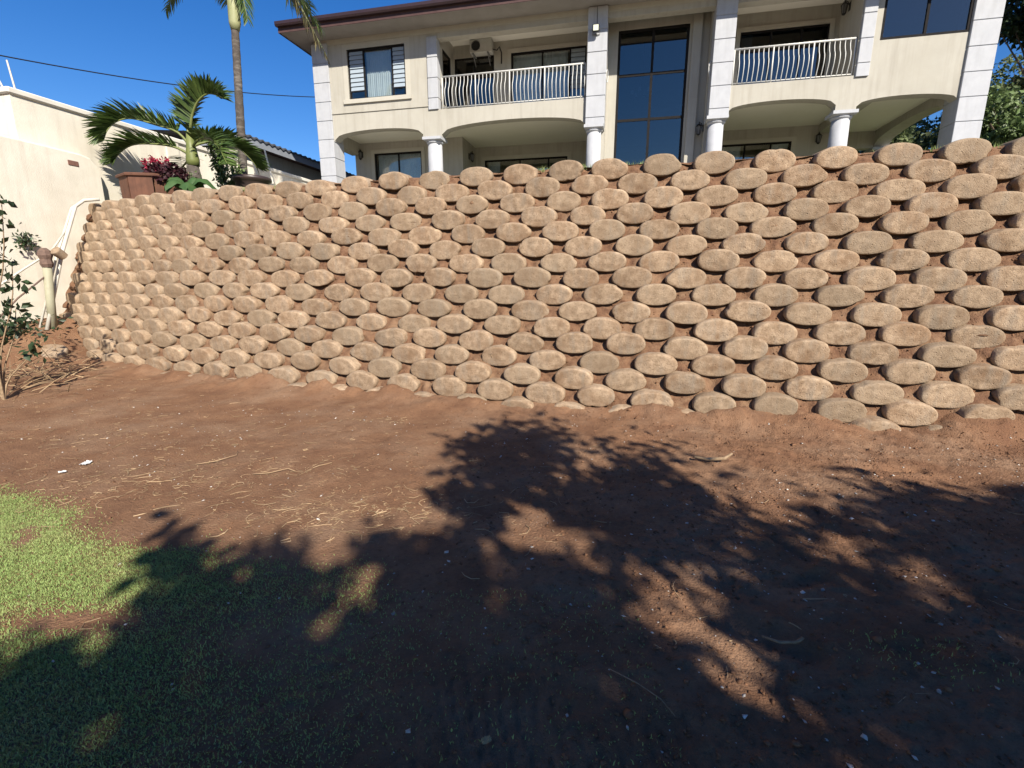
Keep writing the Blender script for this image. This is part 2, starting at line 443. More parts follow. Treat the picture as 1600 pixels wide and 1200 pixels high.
def axis(lo, hi, parts):
    out = []
    for a, b, st in parts: out += list(np.arange(a, b, st))
    return np.unique(np.round(np.array([lo] + out + [hi]), 4))
gx = axis(-900, 900, [(-300, -60, 40), (-60, -14, 4), (-14, -7, 0.12), (-7, -3.5, 0.035), (-3.5, 4.5, 0.022), (4.5, 7, 0.04), (7, 14, 0.3), (14, 60, 4), (60, 300, 40)])
gy = axis(-900, 900, [(-300, -40, 40), (-40, -2, 3), (-2, 1.0, 0.15), (1.0, 2.6, 0.016), (2.6, 5.0, 0.026), (5.0, 7.6, 0.05), (7.6, 11, 0.1), (11, 40, 3), (40, 300, 40)])
GX, GY = np.meshgrid(gx, gy, indexing='ij')
GZ = ground_z(GX, GY)
GZ = np.where((np.abs(GX) > 20) | (GY > 14), 0.0, GZ)
me = np_mesh('ground', np.stack([GX.ravel(), GY.ravel(), GZ.ravel()], 1), grid_faces(len(gx), len(gy)), True)
tag(mesh_obj('ground', me, M['soil']), kind='structure', label='bare reddish brown soil yard in front of the block wall')

# ------------------------------------------------------------------ earth bank between the blocks, and the terrace on top
uu = np.arange(0.0, PU[-1], 0.028)
hh = np.arange(-0.35, 3.06, 0.026)
UU, HH = np.meshgrid(uu, hh, indexing='ij')
bx, by, nx_, ny_ = wall_at(UU)
c_ = (UU - U_REF) / PITCH
w_ = np.cos(np.pi * c_) ** 2                              # 1 where the odd rows have their block
rho = (HH + 0.02) / RISE
def pocket(par):
    q = np.mod(rho - par + 1, 2)
    return np.clip(q - 0.5, 0, 1)
dep = 0.022 + 0.105 * (w_ * pocket(0) + (1 - w_) * pocket(1)) + 0.05 * fbm(UU, HH, 6, 3, 61) + 0.035 * fbm(UU, HH, 16, 2, 71)
off = BATTER * (HH + 0.02) + dep + 0.02
BXv = bx + nx_ * off; BYv = by + ny_ * off
me = np_mesh('earth_bank', np.stack([BXv.ravel(), BYv.ravel(), HH.ravel()], 1), grid_faces(len(uu), len(hh)), True)
tag(mesh_obj('earth_bank', me, M['bank_soil']), kind='structure', label='brown soil packed between the blocks of the sloping wall')

vv = np.r_[0.0, 0.04, 0.1, 0.2, 0.35, 0.6, 1.0, 2.0, 4.0, 7.0, 9.5, 11, 20, 60, 300]
us = np.arange(0.0, PU[-1], 0.1)
TU, TV = np.meshgrid(us, vv, indexing='ij')
bx, by, nx_, ny_ = wall_at(TU)
o0 = BATTER * 3.04 + 0.10
TX = bx + nx_ * o0 + np.where(TV > 1.0, NX[0], nx_) * TV; TY = by + ny_ * o0 + np.where(TV > 1.0, NX[1], ny_) * TV
TZ = 3.03 + 0.95 * sstep(0.6, 9.5, TV) + 0.035 * fbm(TX, TY, 3, 3, 13) * (TV < 5)
# carry the right end far out, so the terrace reaches beyond the house
ext = np.where(TU > PU[-1] - 0.15, 60.0, 0.0)
TX = TX + ext * EX[0]; TY = TY + ext * EX[1]
me = np_mesh('terrace', np.stack([TX.ravel(), TY.ravel(), TZ.ravel()], 1), grid_faces(len(us), len(vv)), True)
tag(mesh_obj('terrace', me, M['terrace']), kind='structure', label='grassy terrace above the block wall in front of the house')

pv = MB().box(-7, 18, -4.2, -0.31, 3.0, 4.0).build('bounce_patio', M['paving'])  # unseen pale slab, added to bounce sunlight up to the veranda ceilings
pv.location = (F0[0], F0[1], -0.02); pv.rotation_euler = (0, 0, FA)
tag(pv, kind='structure', label='unseen pale paving added before the veranda to bounce light into it')

# ------------------------------------------------------------------ retaining wall of oval blocks
def block_mesh(seed):
    r = np.random.default_rng(100 + seed)
    n = 36
    th = np.linspace(0, 2 * np.pi, n, endpoint=False)
    ct, st_ = np.cos(th), np.sin(th)
    p = 2.25
    A, B = 0.243 * r.uniform(0.98, 1.02), 0.138 * r.uniform(0.97, 1.03)
    rad = (np.abs(ct) ** p + np.abs(st_) ** p) ** (-1 / p)
    wob = sum(r.normal(0, 0.018 / k) * np.cos(k * th + r.uniform(0, 6.28)) for k in (2, 3, 4, 5, 7))
    for _ in range(r.integers(0, 4)):                     # chipped edge
        c0 = r.uniform(0, 6.28); dd = np.angle(np.exp(1j * (th - c0)))
        wob = wob - r.uniform(0.03, 0.11) * np.exp(-(dd / r.uniform(0.08, 0.25)) ** 2)
    rad = rad * (1 + wob)
    st_ = np.where(st_ < 0, st_ * 0.90, st_)                # lower edge a little flatter
    prof = [(0.30, 0.007), (0.55, 0.0065), (0.78, 0.006), (0.90, 0.0045), (0.938, 0.001), (0.965, -0.007), (0.988, -0.022), (0.998, -0.05), (0.955, -0.13), (0.86, -0.34)]
    vs = [(0, 0.017, 0)]
    for i, (k, y) in enumerate(prof):
        jit = fbm(ct * 1.7 * k + seed * 9, st_ * 1.7 * k, 2.5, 3, seed)
        yy = -(y + 0.0035 * jit * (i < 6))
        for j in range(n):
            vs.append((A * rad[j] * k * ct[j], yy[j] if hasattr(yy, '__len__') else yy, B * rad[j] * k * st_[j]))
    vs[0] = (0, -0.017, 0)
    fs = [(0, 1 + j, 1 + (j + 1) % n) for j in range(n)]
    for i in range(len(prof) - 1):
        for j in range(n):
            a = 1 + i * n + j; b = 1 + i * n + (j + 1) % n
            fs.append((a, a + n, b + n, b))
    me = bpy.data.meshes.new('block'); me.from_pydata(vs, [], fs); me.update()
    for q in me.polygons: q.use_smooth = True
    me.materials.append(M['block'])
    return me
BLOCKS = [block_mesh(k) for k in range(26)]
wall = empty('retaining_wall', (0, 5.7, 0), 0, 'tall sloping retaining wall of stacked oval tan concrete blocks with soil pockets', 'retaining wall')
spots = []
for r_ in range(ROWS):
    h0 = -0.02 + r_ * RISE
    ph = 0.0 if (ROWS - 1 - r_) % 2 == 0 else 0.5
    k0 = math.ceil((0.2 - U_REF) / PITCH - ph); k1 = math.floor((PU[-1] - 0.3 - U_REF) / PITCH - ph)
    for k in range(k0, k1 + 1):
        u = U_REF + (k + ph) * PITCH + random.gauss(0, 0.014)
        X, Y, ax, ay = (float(q) for q in wall_at(u))
        o = BATTER * r_ * RISE + random.gauss(0, 0.012)
        p = Vector((X + ax * o, Y + ay * o, h0 + random.gauss(0, 0.008)))
        if p.x < max(-9.5 + 0.236 * (p.y - 9) + 0.20, -8.92): continue      # the plaster wall stands here
        yaw = math.atan2(ay, ax) - math.pi / 2
        mtx = Matrix.Translation(p) @ Matrix.Rotation(yaw + random.gauss(0, 0.03), 4, 'Z') @ Matrix.Rotation(R(6.0) + random.gauss(0, 0.025), 4, 'X') @ Matrix.Rotation(random.gauss(0, 0.02), 4, 'Y') \
            @ Matrix.Diagonal((random.choice((1, -1)) * random.uniform(0.96, 1.04), 1, random.uniform(0.95, 1.04), 1))
        px = 750 * p.x / max(0.5, p.y * 0.976 - (p.z - 1.6) * 0.216)
        face = abs(ax * p.x + ay * p.y) / math.hypot(p.x, p.y)
        vis = -820 < px < 830
        size = (face / p.length ** 2) if vis else -p.length
        spots.append((size, mtx))
spots.sort(key=lambda t: -t[0])
inv = Matrix.Translation((0, -5.7, 0))
rest_v = []; rest_f = []; nrest = 0
for i, (sz, mtx) in enumerate(spots):
    me = random.choice(BLOCKS)
    if i < 300:
        o = bpy.data.objects.new('block', me); o.matrix_local = inv @ mtx
        link(o, wall)
    else:
        o0_ = len(rest_v)
        mm = inv @ mtx
        rest_v += [tuple(mm @ v.co) for v in me.vertices]
        rest_f += [tuple(j + o0_ for j in q.vertices) for q in me.polygons]
me = bpy.data.meshes.new('block_rows'); me.from_pydata(rest_v, [], rest_f); me.update()
me.polygons.foreach_set('use_smooth', np.ones(len(me.polygons), bool))
tag(mesh_obj('block_rows', me, M['block'], wall), kind='stuff')

# a spare block lying half buried at the left end
o = bpy.data.objects.new('fallen_block', BLOCKS[2])
o.matrix_local = Matrix.Translation((-8.15, 8.35, float(ground_z(-8.15, 8.35)) + 0.03)) @ Matrix.Rotation(R(20), 4, 'Z') @ Matrix.Rotation(R(-62), 4, 'X') @ Matrix.Diagonal((1.15, 1, 1.5, 1))
tag(link(o), 'loose oval block lying half buried in soil near the pipes', 'concrete block')

# ------------------------------------------------------------------ the house (local x along the facade, y into the house, z up)
HL = (F0[0], F0[1], 0)
house = empty('house', HL, FA, 'two storey cream house with white pilasters, balconies and arched veranda', 'house')
ZG, ZF, ZT, ZC = 3.95, 7.0, 9.45, 6.72       # veranda floor, upper floor, soffit, veranda ceiling
w1 = (-3.38, -1.27, 7.57, 9.10)
wr = (12.56, 14.60, 7.86, 9.12)
m = MB()
m.wallrect(-4.60, -0.14, ZF + 0.05, ZT, 0, 0.25, [w1])
m.arch(-4.05, -0.72, 6.33, 6.60, ZF + 0.05, 0, 0.35)
m.box(-0.72, -0.05, 0, 0.35, 6.21, ZF + 0.05)
m.box(-4.60, -4.05, 0.003, 0.35, 6.3, ZF + 0.05)
m.arch(-0.05, 4.75, 6.28, 6.60, ZF + 0.05, 0, 0.35, 26)
m.box(-0.14, 15.0, 0.0, 0.3, 9.14, ZT)
m.arch(8.84, 11.70, 6.34, 6.57, ZF + 0.05, 0, 0.35)
m.box(11.70, 12.22, 0, 0.35, 6.16, ZF + 0.05)
m.arch(12.22, 14.64, 6.26, 6.47, ZF + 0.05, 0, 0.35)
m.wallrect(12.05, 14.95, ZF + 0.05, 9.14, 0, 0.25, [wr])
# veranda back walls with their openings
lw1 = (-3.62, -1.65, ZG, 6.32); lw2 = (0.40, 3.75, ZG, 6.22); lw3 = (9.25, 11.60, ZG, 6.25)
m.wallrect(-4.45, 0.0, ZG - 0.6, ZC, 2.0, 2.2, [lw1])
m.box(-0.2, 0.0, 2.2, 3.6, ZG - 0.6, ZC)
m.wallrect(-0.2, 5.4, ZG - 0.6, ZC, 3.6, 3.8, [lw2])
m.wallrect(8.3, 12.75, ZG - 0.6, ZC, 3.4, 3.6, [lw3])
m.box(12.55, 12.75, 3.6, 7.0, ZG - 0.6, ZC)
# stair tower, its side walls and the strip beside the glass
st = (5.60, 7.72, 4.35, 9.12)
m.wallrect(5.30, 8.30, ZG - 0.6, ZT, 0.8, 1.0, [st])
m.box(7.80, 8.06, 0.66, 0.797, ZG - 0.6, ZT - 0.01)
m.box(5.18, 5.30, 0.36, 3.6, ZG - 0.6, ZT - 0.01)
m.box(8.30, 8.42, 0.36, 3.6, ZG - 0.6, ZT - 0.01)
# upper balcony back walls
bd1 = (-0.10, 1.35, ZF + 0.02, 9.15); bd2 = (1.96, 4.55, ZF + 0.02, 9.15); bd3 = (9.30, 11.80, ZF + 0.02, 9.05)
m.wallrect(-0.14, 5.18, ZF, 9.8, 1.6, 1.8, [bd1, bd2])
m.wallrect(8.42, 12.25, ZF, 9.8, 1.6, 1.8, [bd3])
sw = (0.45, 1.35, ZF + 0.3, 9.05)
m.box(-0.34, -0.14, 0.25, 1.8, ZF, 7.35); m.box(-0.34, -0.14, 0.25, 0.5, 7.35, 9.3); m.box(-0.34, -0.14, 1.3, 1.8, 7.35, 9.3); m.box(-0.34, -0.14, 0.25, 1.8, 9.05, 9.8)
m.box(12.05, 12.25, 0.25, 1.6, ZF, 9.8)
# right side arch towards the back and rear beam
m.arch(0.62, 4.6, 6.2, 6.5, ZC, 14.62, 15.1, 16, axis='y')
m.box(12.75, 15.1, 4.6, 4.9, 6.15, ZC)
m.box(12.4, 12.75, 0.35, 3.4, 6.45, ZC - 0.003)
# left side beam above the open veranda end
m.box(-4.58, -4.2, 0.35, 2.0, 6.3, ZC)
# body of the house behind, so no daylight leaks between the storeys
m.box(-4.60, -4.40, 0.25, 9.0, ZF, ZT); m.box(14.90, 15.1, 0.25, 9.0, ZF, ZT)
m.wallrect(-4.60, 15.1, ZG - 0.6, ZT, 9.0, 9.2, [(5.85, 6.45, 5.35, 6.75), (6.75, 7.3, 5.35, 6.75)])
m.box(-4.45, -4.25, 2.2, 9.0, ZG - 0.6, ZC)
m.build('wall', M['cream'], house)
m = MB()
m.box(-4.55, 5.18, 0.3, 9.0, ZC, ZF - 0.02); m.box(8.42, 15.05, 0.3, 9.0, ZC, ZF - 0.02); m.box(5.18, 8.42, 1.0, 3.0, 9.35, 9.44)
m.box(-0.14, 5.18, 0.3, 1.6, 9.55, 9.62); m.box(8.42, 12.05, 0.3, 1.6, 9.55, 9.62)
m.build('ceiling', M['ceiling'], house)
m = MB(); m.box(-4.75, 15.3, -0.3, 9.0, ZG - 0.6, ZG); m.build('plinth', M['soffit'], house)
# drip line along the upper floor
MB().box(-4.08, -0.46, -0.03, -0.002, 7.16, 7.20).build('string_course', M['cream'], house)

# pilasters made of grooved blocks
_q = {}
def pilaster(x0, x1, z0, z1, d0, d1, step=0.60, label=None):
    core = MB().box(x0 + 0.02, x1 - 0.02, d0 + 0.02, d1 - 0.02, z0, z1).build('pilaster', M['white'], house)
    z = z1
    while z > z0 + 0.05:
        h = min(step, z - z0)
        key = (round(x1 - x0, 3), round(d1 - d0, 3), round(h, 3))
        if key not in _q:
            _q[key] = MB().bbox(0, x1 - x0, 0, d1 - d0, 0, h - 0.015, 0.010).mesh('quoin'); _q[key].materials.append(M['white'])
        o = bpy.data.objects.new('quoin', _q[key]); o.location = (x0, d0, z - h); link(o, core)
        z -= step
    return core
pilaster(-4.68, -4.08, ZG, 9.36, -0.06, 0.60)
pilaster(-0.48, -0.13, 7.05, 9.20, -0.05, 0.24)
pilaster(4.72, 5.30, 6.24, 9.44, -0.12, 0.35)
pilaster(8.32, 8.88, 6.24, 9.44, -0.12, 0.35)
pilaster(12.08, 12.40, 7.0, 9.14, -0.05, 0.24)
pilaster(14.62, 15.26, ZG, 9.30, -0.06, 0.62)
# round columns with capitals
def column(x, d, r, ztop, z0=ZG):
    c = MB().lathe([(r * 1.12, 0), (r * 1.12, 0.12), (r, 0.16), (r, 1.0), (r * 0.94, ztop - z0 - 0.2)], (x, d, z0), 28).build('column', M['white'], house, True)
    MB().lathe([(r * 0.94, 0), (r * 1.12, 0.04), (r * 1.12, 0.06), (r * 1.0, 0.07), (r * 1.2, 0.12)], (x, d, ztop - 0.2), 28).box(x - r * 1.28, x + r * 1.28, d - r * 1.28, d + r * 1.28, ztop - 0.085, ztop).build('capital', M['white'], c)
column(-0.37, 0.17, 0.255, 6.21)
column(4.99, 0.12, 0.235, 6.24)
column(8.58, 0.12, 0.235, 6.24)
column(11.93, 0.17, 0.245, 6.16)
column(14.86, 4.75, 0.24, 6.15)

# windows and sliding doors: frame, panes, room behind, curtain
def curtain(x0, x1, z0, z1, d, parent, n=44):
    vs = []; fs = []
    for i in range(n + 1):
        x = x0 + (x1 - x0) * i / n
        y = d + 0.035 * math.sin(i * 1.9) + 0.012 * math.sin(i * 0.7)
        vs += [(x, y, z0), (x, y * 0.3 + d * 0.7, z1)]
    for i in range(n): fs.append((2 * i, 2 * i + 2, 2 * i + 3, 2 * i + 1))
    return MB().add(vs, fs).build('curtain', M['curtain'], parent, True)
def window(x0, x1, z0, z1, d, xs=(), zs=(), fw=0.05, glass='glass', curtains=(), room=1.6, louvres=(), trim=0.0, sill=False, split=()):
    """xs, zs: bar centres; louvres: (x0, x1, z0, z1) fields with slats instead of panes; split: ((x0, x1), z) extra bars"""
    f = MB()
    f.box(x0, x0 + fw, d + 0.02, d + 0.09, z0, z1); f.box(x1 - fw, x1, d + 0.02, d + 0.09, z0, z1)
    f.box(x0 + fw, x1 - fw, d + 0.02, d + 0.09, z0, z0 + fw); f.box(x0 + fw, x1 - fw, d + 0.02, d + 0.09, z1 - fw, z1)
    for x in xs: f.box(x - fw / 2, x + fw / 2, d + 0.025, d + 0.085, z0 + fw, z1 - fw)
    for z in zs: f.box(x0 + fw, x1 - fw, d + 0.03, d + 0.08, z - fw / 2, z + fw / 2)
    for (a, b), z in split: f.box(a, b, d + 0.028, d + 0.082, z - fw / 2, z + fw / 2)
    w = f.build('window', M['frame'], house)
    ex = [x0 + fw / 2, *xs, x1 - fw / 2]; ez = [z0 + fw / 2, *zs, z1 - fw / 2]
    for a, b in zip(ex, ex[1:]):
        for c, e in zip(ez, ez[1:]):
            mx = (a + b) / 2
            lv = [l for l in louvres if l[0] < mx < l[1]]
            lo = c
            if lv:
                lo = lv[0][2]
                n = int(round((e - lo) / 0.14))
                for k in range(n):
                    z = lo + (k + 0.5) * (e - lo) / n
                    o = MB().add([(a + 0.03, d + 0.02, z - 0.068), (b - 0.03, d + 0.02, z - 0.068), (b - 0.03, d + 0.05, z + 0.062), (a + 0.03, d + 0.05, z + 0.062),
                                  (a + 0.03, d + 0.026, z - 0.068), (b - 0.03, d + 0.026, z - 0.068), (b - 0.03, d + 0.056, z + 0.062), (a + 0.03, d + 0.056, z + 0.062)],
                                 [(0, 1, 2, 3), (7, 6, 5, 4), (0, 4, 5, 1), (2, 6, 7, 3)]).build('louvre', M['louvre'], w)
                e = lo
            if e - c > 0.05:
                tl = random.gauss(0, 0.004)
                MB().add([(a, d + 0.05, c), (b, d + 0.05 + tl, c), (b, d + 0.05 + tl, e), (a, d + 0.05, e), (a, d + 0.056, c), (b, d + 0.056 + tl, c), (b, d + 0.056 + tl, e), (a, d + 0.056, e)],
                         [(0, 1, 2, 3), (7, 6, 5, 4), (0, 4, 5, 1), (1, 5, 6, 2), (2, 6, 7, 3), (3, 7, 4, 0)]).build('pane', M[glass], w)
    for (a, b) in curtains: curtain(a, b, z0 + 0.02, z1 - 0.02, d + 0.19, w)
    if room:
        g = 0.12; y0, y1 = d + 0.205, d + 0.2 + room
        MB().add([(x0 - g, y0, z0 - g), (x1 + g, y0, z0 - g), (x1 + g, y0, z1 + g), (x0 - g, y0, z1 + g), (x0 - g, y1, z0 - g), (x1 + g, y1, z0 - g), (x1 + g, y1, z1 + g), (x0 - g, y1, z1 + g)],
                 [(0, 1, 5, 4), (1, 2, 6, 5), (2, 3, 7, 6), (3, 0, 4, 7), (4, 5, 6, 7)]).build('room', M['room'], w)
    if trim:
        t = MB(); t_ = trim; y0, y1 = d - 0.035, d + 0.03
        t.box(x0 - t_, x0, y0, y1, z0, z1 + t_); t.box(x1, x1 + t_, y0, y1, z0, z1 + t_); t.box(x0, x1, y0, y1, z1, z1 + t_)
        if sill: t.box(x0 - t_ - 0.03, x1 + t_ + 0.03, d - 0.09, y1, z0 - 0.13, z0)
        t.build('window_trim', M['trim'], w)
    return w
window(*w1, 0.03, xs=(-2.80, -1.76), glass='glass', curtains=((-2.78, -1.78),), louvres=((-3.38, -2.80, 7.86, 9.1), (-1.76, -1.27, 7.86, 9.1)), trim=0.17, sill=True, split=(((-3.35, -2.8), 7.85), ((-1.76, -1.3), 7.85)))
window(*wr, -0.02, xs=(13.60,), glass='glass_dark', room=2.2, fw=0.06)
window(*lw1, 2.0, xs=(-2.62,), curtains=((-3.55, -1.7),), trim=0.14)
window(*lw2, 3.6, xs=(1.85, 3.0), glass='glass', trim=0.14, room=2.0, curtains=((0.5, 1.0),))
window(*lw3, 3.4, xs=(10.1, 10.95), glass='glass', trim=0.14, room=2.0, curtains=((9.3, 10.0), (11.0, 11.55)))
window(*bd1, 1.6, xs=(0.62,), glass='glass_dark', trim=0.0, room=1.8)
window(*bd2, 1.6, xs=(3.05, 4.0), glass='glass', trim=0.12, room=1.8, curtains=((2.0, 3.9),), louvres=((4.0, 4.55, 7.9, 9.15),))
window(*bd3, 1.6, xs=(10.2, 11.05), glass='glass_dark', trim=0.12, room=1.8, curtains=((9.3, 9.7),))
window(*st, 0.8, xs=(6.66,), zs=(6.55, 7.85), glass='glass_dark', room=0, fw=0.075)
# side window of the left balcony, seen at a slant
sf = MB(); sf.box(-0.20, -0.145, 0.5, 0.56, 7.35, 9.05); sf.box(-0.20, -0.145, 1.24, 1.3, 7.35, 9.05); sf.box(-0.20, -0.145, 0.56, 1.24, 7.35, 7.41); sf.box(-0.20, -0.145, 0.56, 1.24, 8.99, 9.05)
sf = sf.build('window', M['frame'], house)
MB().box(-0.18, -0.172, 0.53, 1.27, 7.38, 9.02).build('pane', M['glass_dark'], sf)
# stair hall behind the tall glazing, with a chandelier; two rear windows let the sky in
h = MB(); h.box(5.30, 5.36, 1.0, 9.0, ZG, ZT - 0.02); h.box(8.24, 8.30, 1.0, 9.0, ZG, ZT - 0.02); h.box(5.36, 8.24, 1.0, 9.0, ZT - 0.12, ZT - 0.04)
h.box(5.36, 8.24, 5.5, 5.7, ZF - 0.3, ZF - 0.1)
h.build('stair_hall', M['room'], house)
# chandelier
ch = empty('chandelier', (0, 0, 0), 0, 'small chandelier hanging behind the tall stair window', 'chandelier')
c_s, c_d, c_z = 6.42, 2.2, 7.75
cp = Vector((F0[0] + c_s * EX[0] + c_d * NX[0], F0[1] + c_s * EX[1] + c_d * NX[1], c_z)); ch.location = cp
MB().tube([(0, 0, 0.1), (0, 0, 1.55)], 0.012, 6).lathe([(0.02, -0.22), (0.05, -0.1), (0.03, 0.0), (0.05, 0.08), (0.015, 0.12)], (0, 0, 0), 12).build('stem', M['black'], ch)
for k in range(6):
    a = k * math.pi / 3
    arm = MB().tube([(0.03 * math.cos(a), 0.03 * math.sin(a), -0.05), (0.18 * math.cos(a), 0.18 * math.sin(a), -0.12), (0.32 * math.cos(a), 0.32 * math.sin(a), -0.02)], 0.01, 5).build('arm', M['black'], ch)
    MB().lathe([(0.02, -0.02), (0.05, 0.0), (0.06, 0.07), (0.045, 0.1)], (0.32 * math.cos(a), 0.32 * math.sin(a), 0), 10).build('lamp_cup', M['curtain'], arm)

# railings with bowed balusters
_bal = None
def railing(x0, x1, d, z0, z1, per):
    global _bal
    n = int(round((x1 - x0) / 0.128)); st_ = (x1 - x0) / n
    r = MB().tube([(x0, d, z1), (x1, d, z1)], 0.026, 10).box(x0, x1, d - 0.012, d + 0.012, z0, z0 + 0.025).build('railing', M['metal_white'], house, True)
    if _bal is None:
        pts = []
        for k in range(13):
            t = k / 12; pts.append((0, -0.13 * math.sin(math.pi * min(1, t * 1.15)) ** 1.4 * (1 if t < 0.87 else 0) + 0.03 * math.sin(math.pi * t) * (t > 0.6), 0.0 + t * (z1 - z0)))
        _bal = MB().tube(pts, 0.0125, 6).mesh('baluster', True); _bal.materials.append(M['metal_white'])
    for k in range(n + 1):
        x = x0 + k * st_
        if k % per == 0:
            MB().tube([(x, d, z0 - 0.08), (x, d, z1)], 0.021, 8).build('post', M['metal_white'], r, True)
        else:
            o = bpy.data.objects.new('baluster', _bal); o.location = (x, d, z0); link(o, r)
railing(-0.02, 4.66, 0.08, 7.10, 8.03, 9)
railing(8.93, 12.02, 0.08, 7.10, 8.00, 8)

# roof: eaves with soffit, fascia, gutter and a wavy tiled slope
x0, x1, y0, y1 = -5.3, 16.0, -0.87, 10.0
rf_v = []; nx_r = 480
xs = np.linspace(x0, x1, nx_r); slope = 0.36
ridge_y = (y0 + y1) / 2
for x in xs:
    e = min(x - x0, x1 - x)
    top = min(ridge_y, y0 + e) 
    wv = 0.022 * math.cos(2 * math.pi * x / 0.30)
    for (yy, zz) in ((y0 - 0.05, ZT + 0.235), (y0 - 0.05, ZT + 0.265), (top, ZT + 0.265 + slope * (top - y0))):
        rf_v.append((x, yy, zz + wv))
roof = MB().add(rf_v, [(3 * i + j, 3 * (i + 1) + j, 3 * (i + 1) + j + 1, 3 * i + j + 1) for i in range(nx_r - 1) for j in (0, 1)]).build('roof', M['tile'], house)
rr = MB()
zr = ZT + 0.265 + slope * (ridge_y - y0); hw = ridge_y - y0
rr.add([(x0, y0 - 0.05, ZT + 0.26), (x0, y1, ZT + 0.26), (x0 + hw, ridge_y, zr), (x1, y0 - 0.05, ZT + 0.26), (x1, y1, ZT + 0.26), (x1 - hw, ridge_y, zr)], [(0, 2, 1), (3, 4, 5), (1, 2, 5, 4)])
rr.build('roof_slopes', M['tile'], roof)
MB().box(x0 + 0.02, x1 - 0.02, y0 + 0.02, 0.0, ZT, ZT + 0.04).box(x0 + 0.02, -4.6, 0.0, y1, ZT, ZT + 0.04).box(15.1, x1 - 0.02, 0.0, y1, ZT, ZT + 0.04).build('soffit', M['soffit'], roof)
MB().box(x0, x1, y0, y0 + 0.02, ZT - 0.03, ZT + 0.20).box(x0, x0 + 0.02, y0 + 0.02, y1, ZT - 0.03, ZT + 0.20).box(x1 - 0.02, x1, y0 + 0.02, y1, ZT - 0.03, ZT + 0.20).build('fascia', M['fascia'], roof)
g = MB().add([], [])
prof = [(0, 0.13), (-0.005, 0.0), (-0.10, 0.0), (-0.13, 0.05), (-0.13, 0.135), (-0.12, 0.135), (-0.115, 0.06), (-0.02, 0.02), (-0.012, 0.13)]
vs = [(x, y0 + a - 0.002, ZT + 0.12 + b) for x in (x0 - 0.02, x1 + 0.02) for a, b in prof]
np_ = len(prof)
g.add(vs, [(i, (i + 1) % np_, np_ + (i + 1) % np_, np_ + i) for i in range(np_)] + [tuple(range(np_)), tuple(range(2 * np_ - 1, np_ - 1, -1))])
g.build('gutter', M['gutter'], roof)
MB().box(-4.3, 15.0, -0.01, 0.0 - 0.002, 9.30, ZT - 0.001).build('frieze', M['trim'], house)

# ------------------------------------------------------------------ things fixed to the house
def hpt(s, d, z): return (F0[0] + s * EX[0] + d * NX[0], F0[1] + s * EX[1] + d * NX[1], z)
def lantern(s, d, z, label, rot=0.0):
    e = empty('wall_lantern', hpt(s, d, z), FA + rot, label, 'lantern', 'black wall lanterns on the house')
    MB().bbox(-0.05, 0.05, -0.02, 0.0, -0.10, 0.12, 0.006).build('back_plate', M['black'], e)
    MB().tube([(0, -0.01, 0.02), (0, -0.07, 0.14), (0, -0.14, 0.17)], 0.011, 6).build('arm', M['black'], e)
    b = MB()
    for k in range(6):
        a = k * math.pi / 3 + 0.5
        b.tube([(0.05 * math.cos(a), -0.14 + 0.05 * math.sin(a), -0.16), (0.085 * math.cos(a), -0.14 + 0.085 * math.sin(a), 0.06)], 0.009, 4)
    b.lathe([(0.02, -0.20), (0.055, -0.17), (0.05, -0.155)], (0, -0.14, 0), 6).build('cage', M['black'], e)
    MB().lathe([(0.045, -0.155), (0.078, 0.06)], (0, -0.14, 0), 6).build('glass_body', M['grey_metal'], e)
    MB().lathe([(0.105, 0.06), (0.07, 0.10), (0.03, 0.13), (0.012, 0.15), (0.02, 0.17), (0.004, 0.20)], (0, -0.14, 0), 6).build('cap', M['black'], e)
lantern(-4.15, 2.0, 6.30, 'black wall lantern left of the leftmost veranda window')
lantern(0.0, 2.75, 6.20, 'black wall lantern on the return wall under the left balcony', R(90))
lantern(8.30, 0.55, 6.10, 'black wall lantern mostly hidden beside the column right of the tall stair window', R(-90))
lantern(12.40, 3.4, 6.28, 'black wall lantern on the veranda wall near the right column')
lantern(12.05, 0.95, 9.15, 'black wall lantern high up at the right end of the right balcony', R(-90))

fl = empty('floodlight', hpt(4.97, -0.12, 8.78), FA, 'small square floodlight on the white pilaster by the left balcony', 'floodlight')
MB().bbox(-0.10, 0.10, -0.20, -0.13, -0.09, 0.11, 0.012).build('housing', M['black'], fl)
MB().box(-0.075, 0.075, -0.206, -0.2015, -0.065, 0.085).build('lens', M['lens'], fl)
MB().tube([(-0.11, -0.16, 0), (-0.11, -0.02, -0.10), (0.11, -0.02, -0.10), (0.11, -0.16, 0)], 0.009, 5).box(-0.03, 0.03, -0.03, 0.0, -0.13, -0.07).build('bracket', M['grey_metal'], fl)
MB().tube([(0, -0.12, 0.1), (0.02, -0.015, 0.2), (0.01, -0.01, 0.64)], 0.007, 5).build('lead', M['cable'], fl)

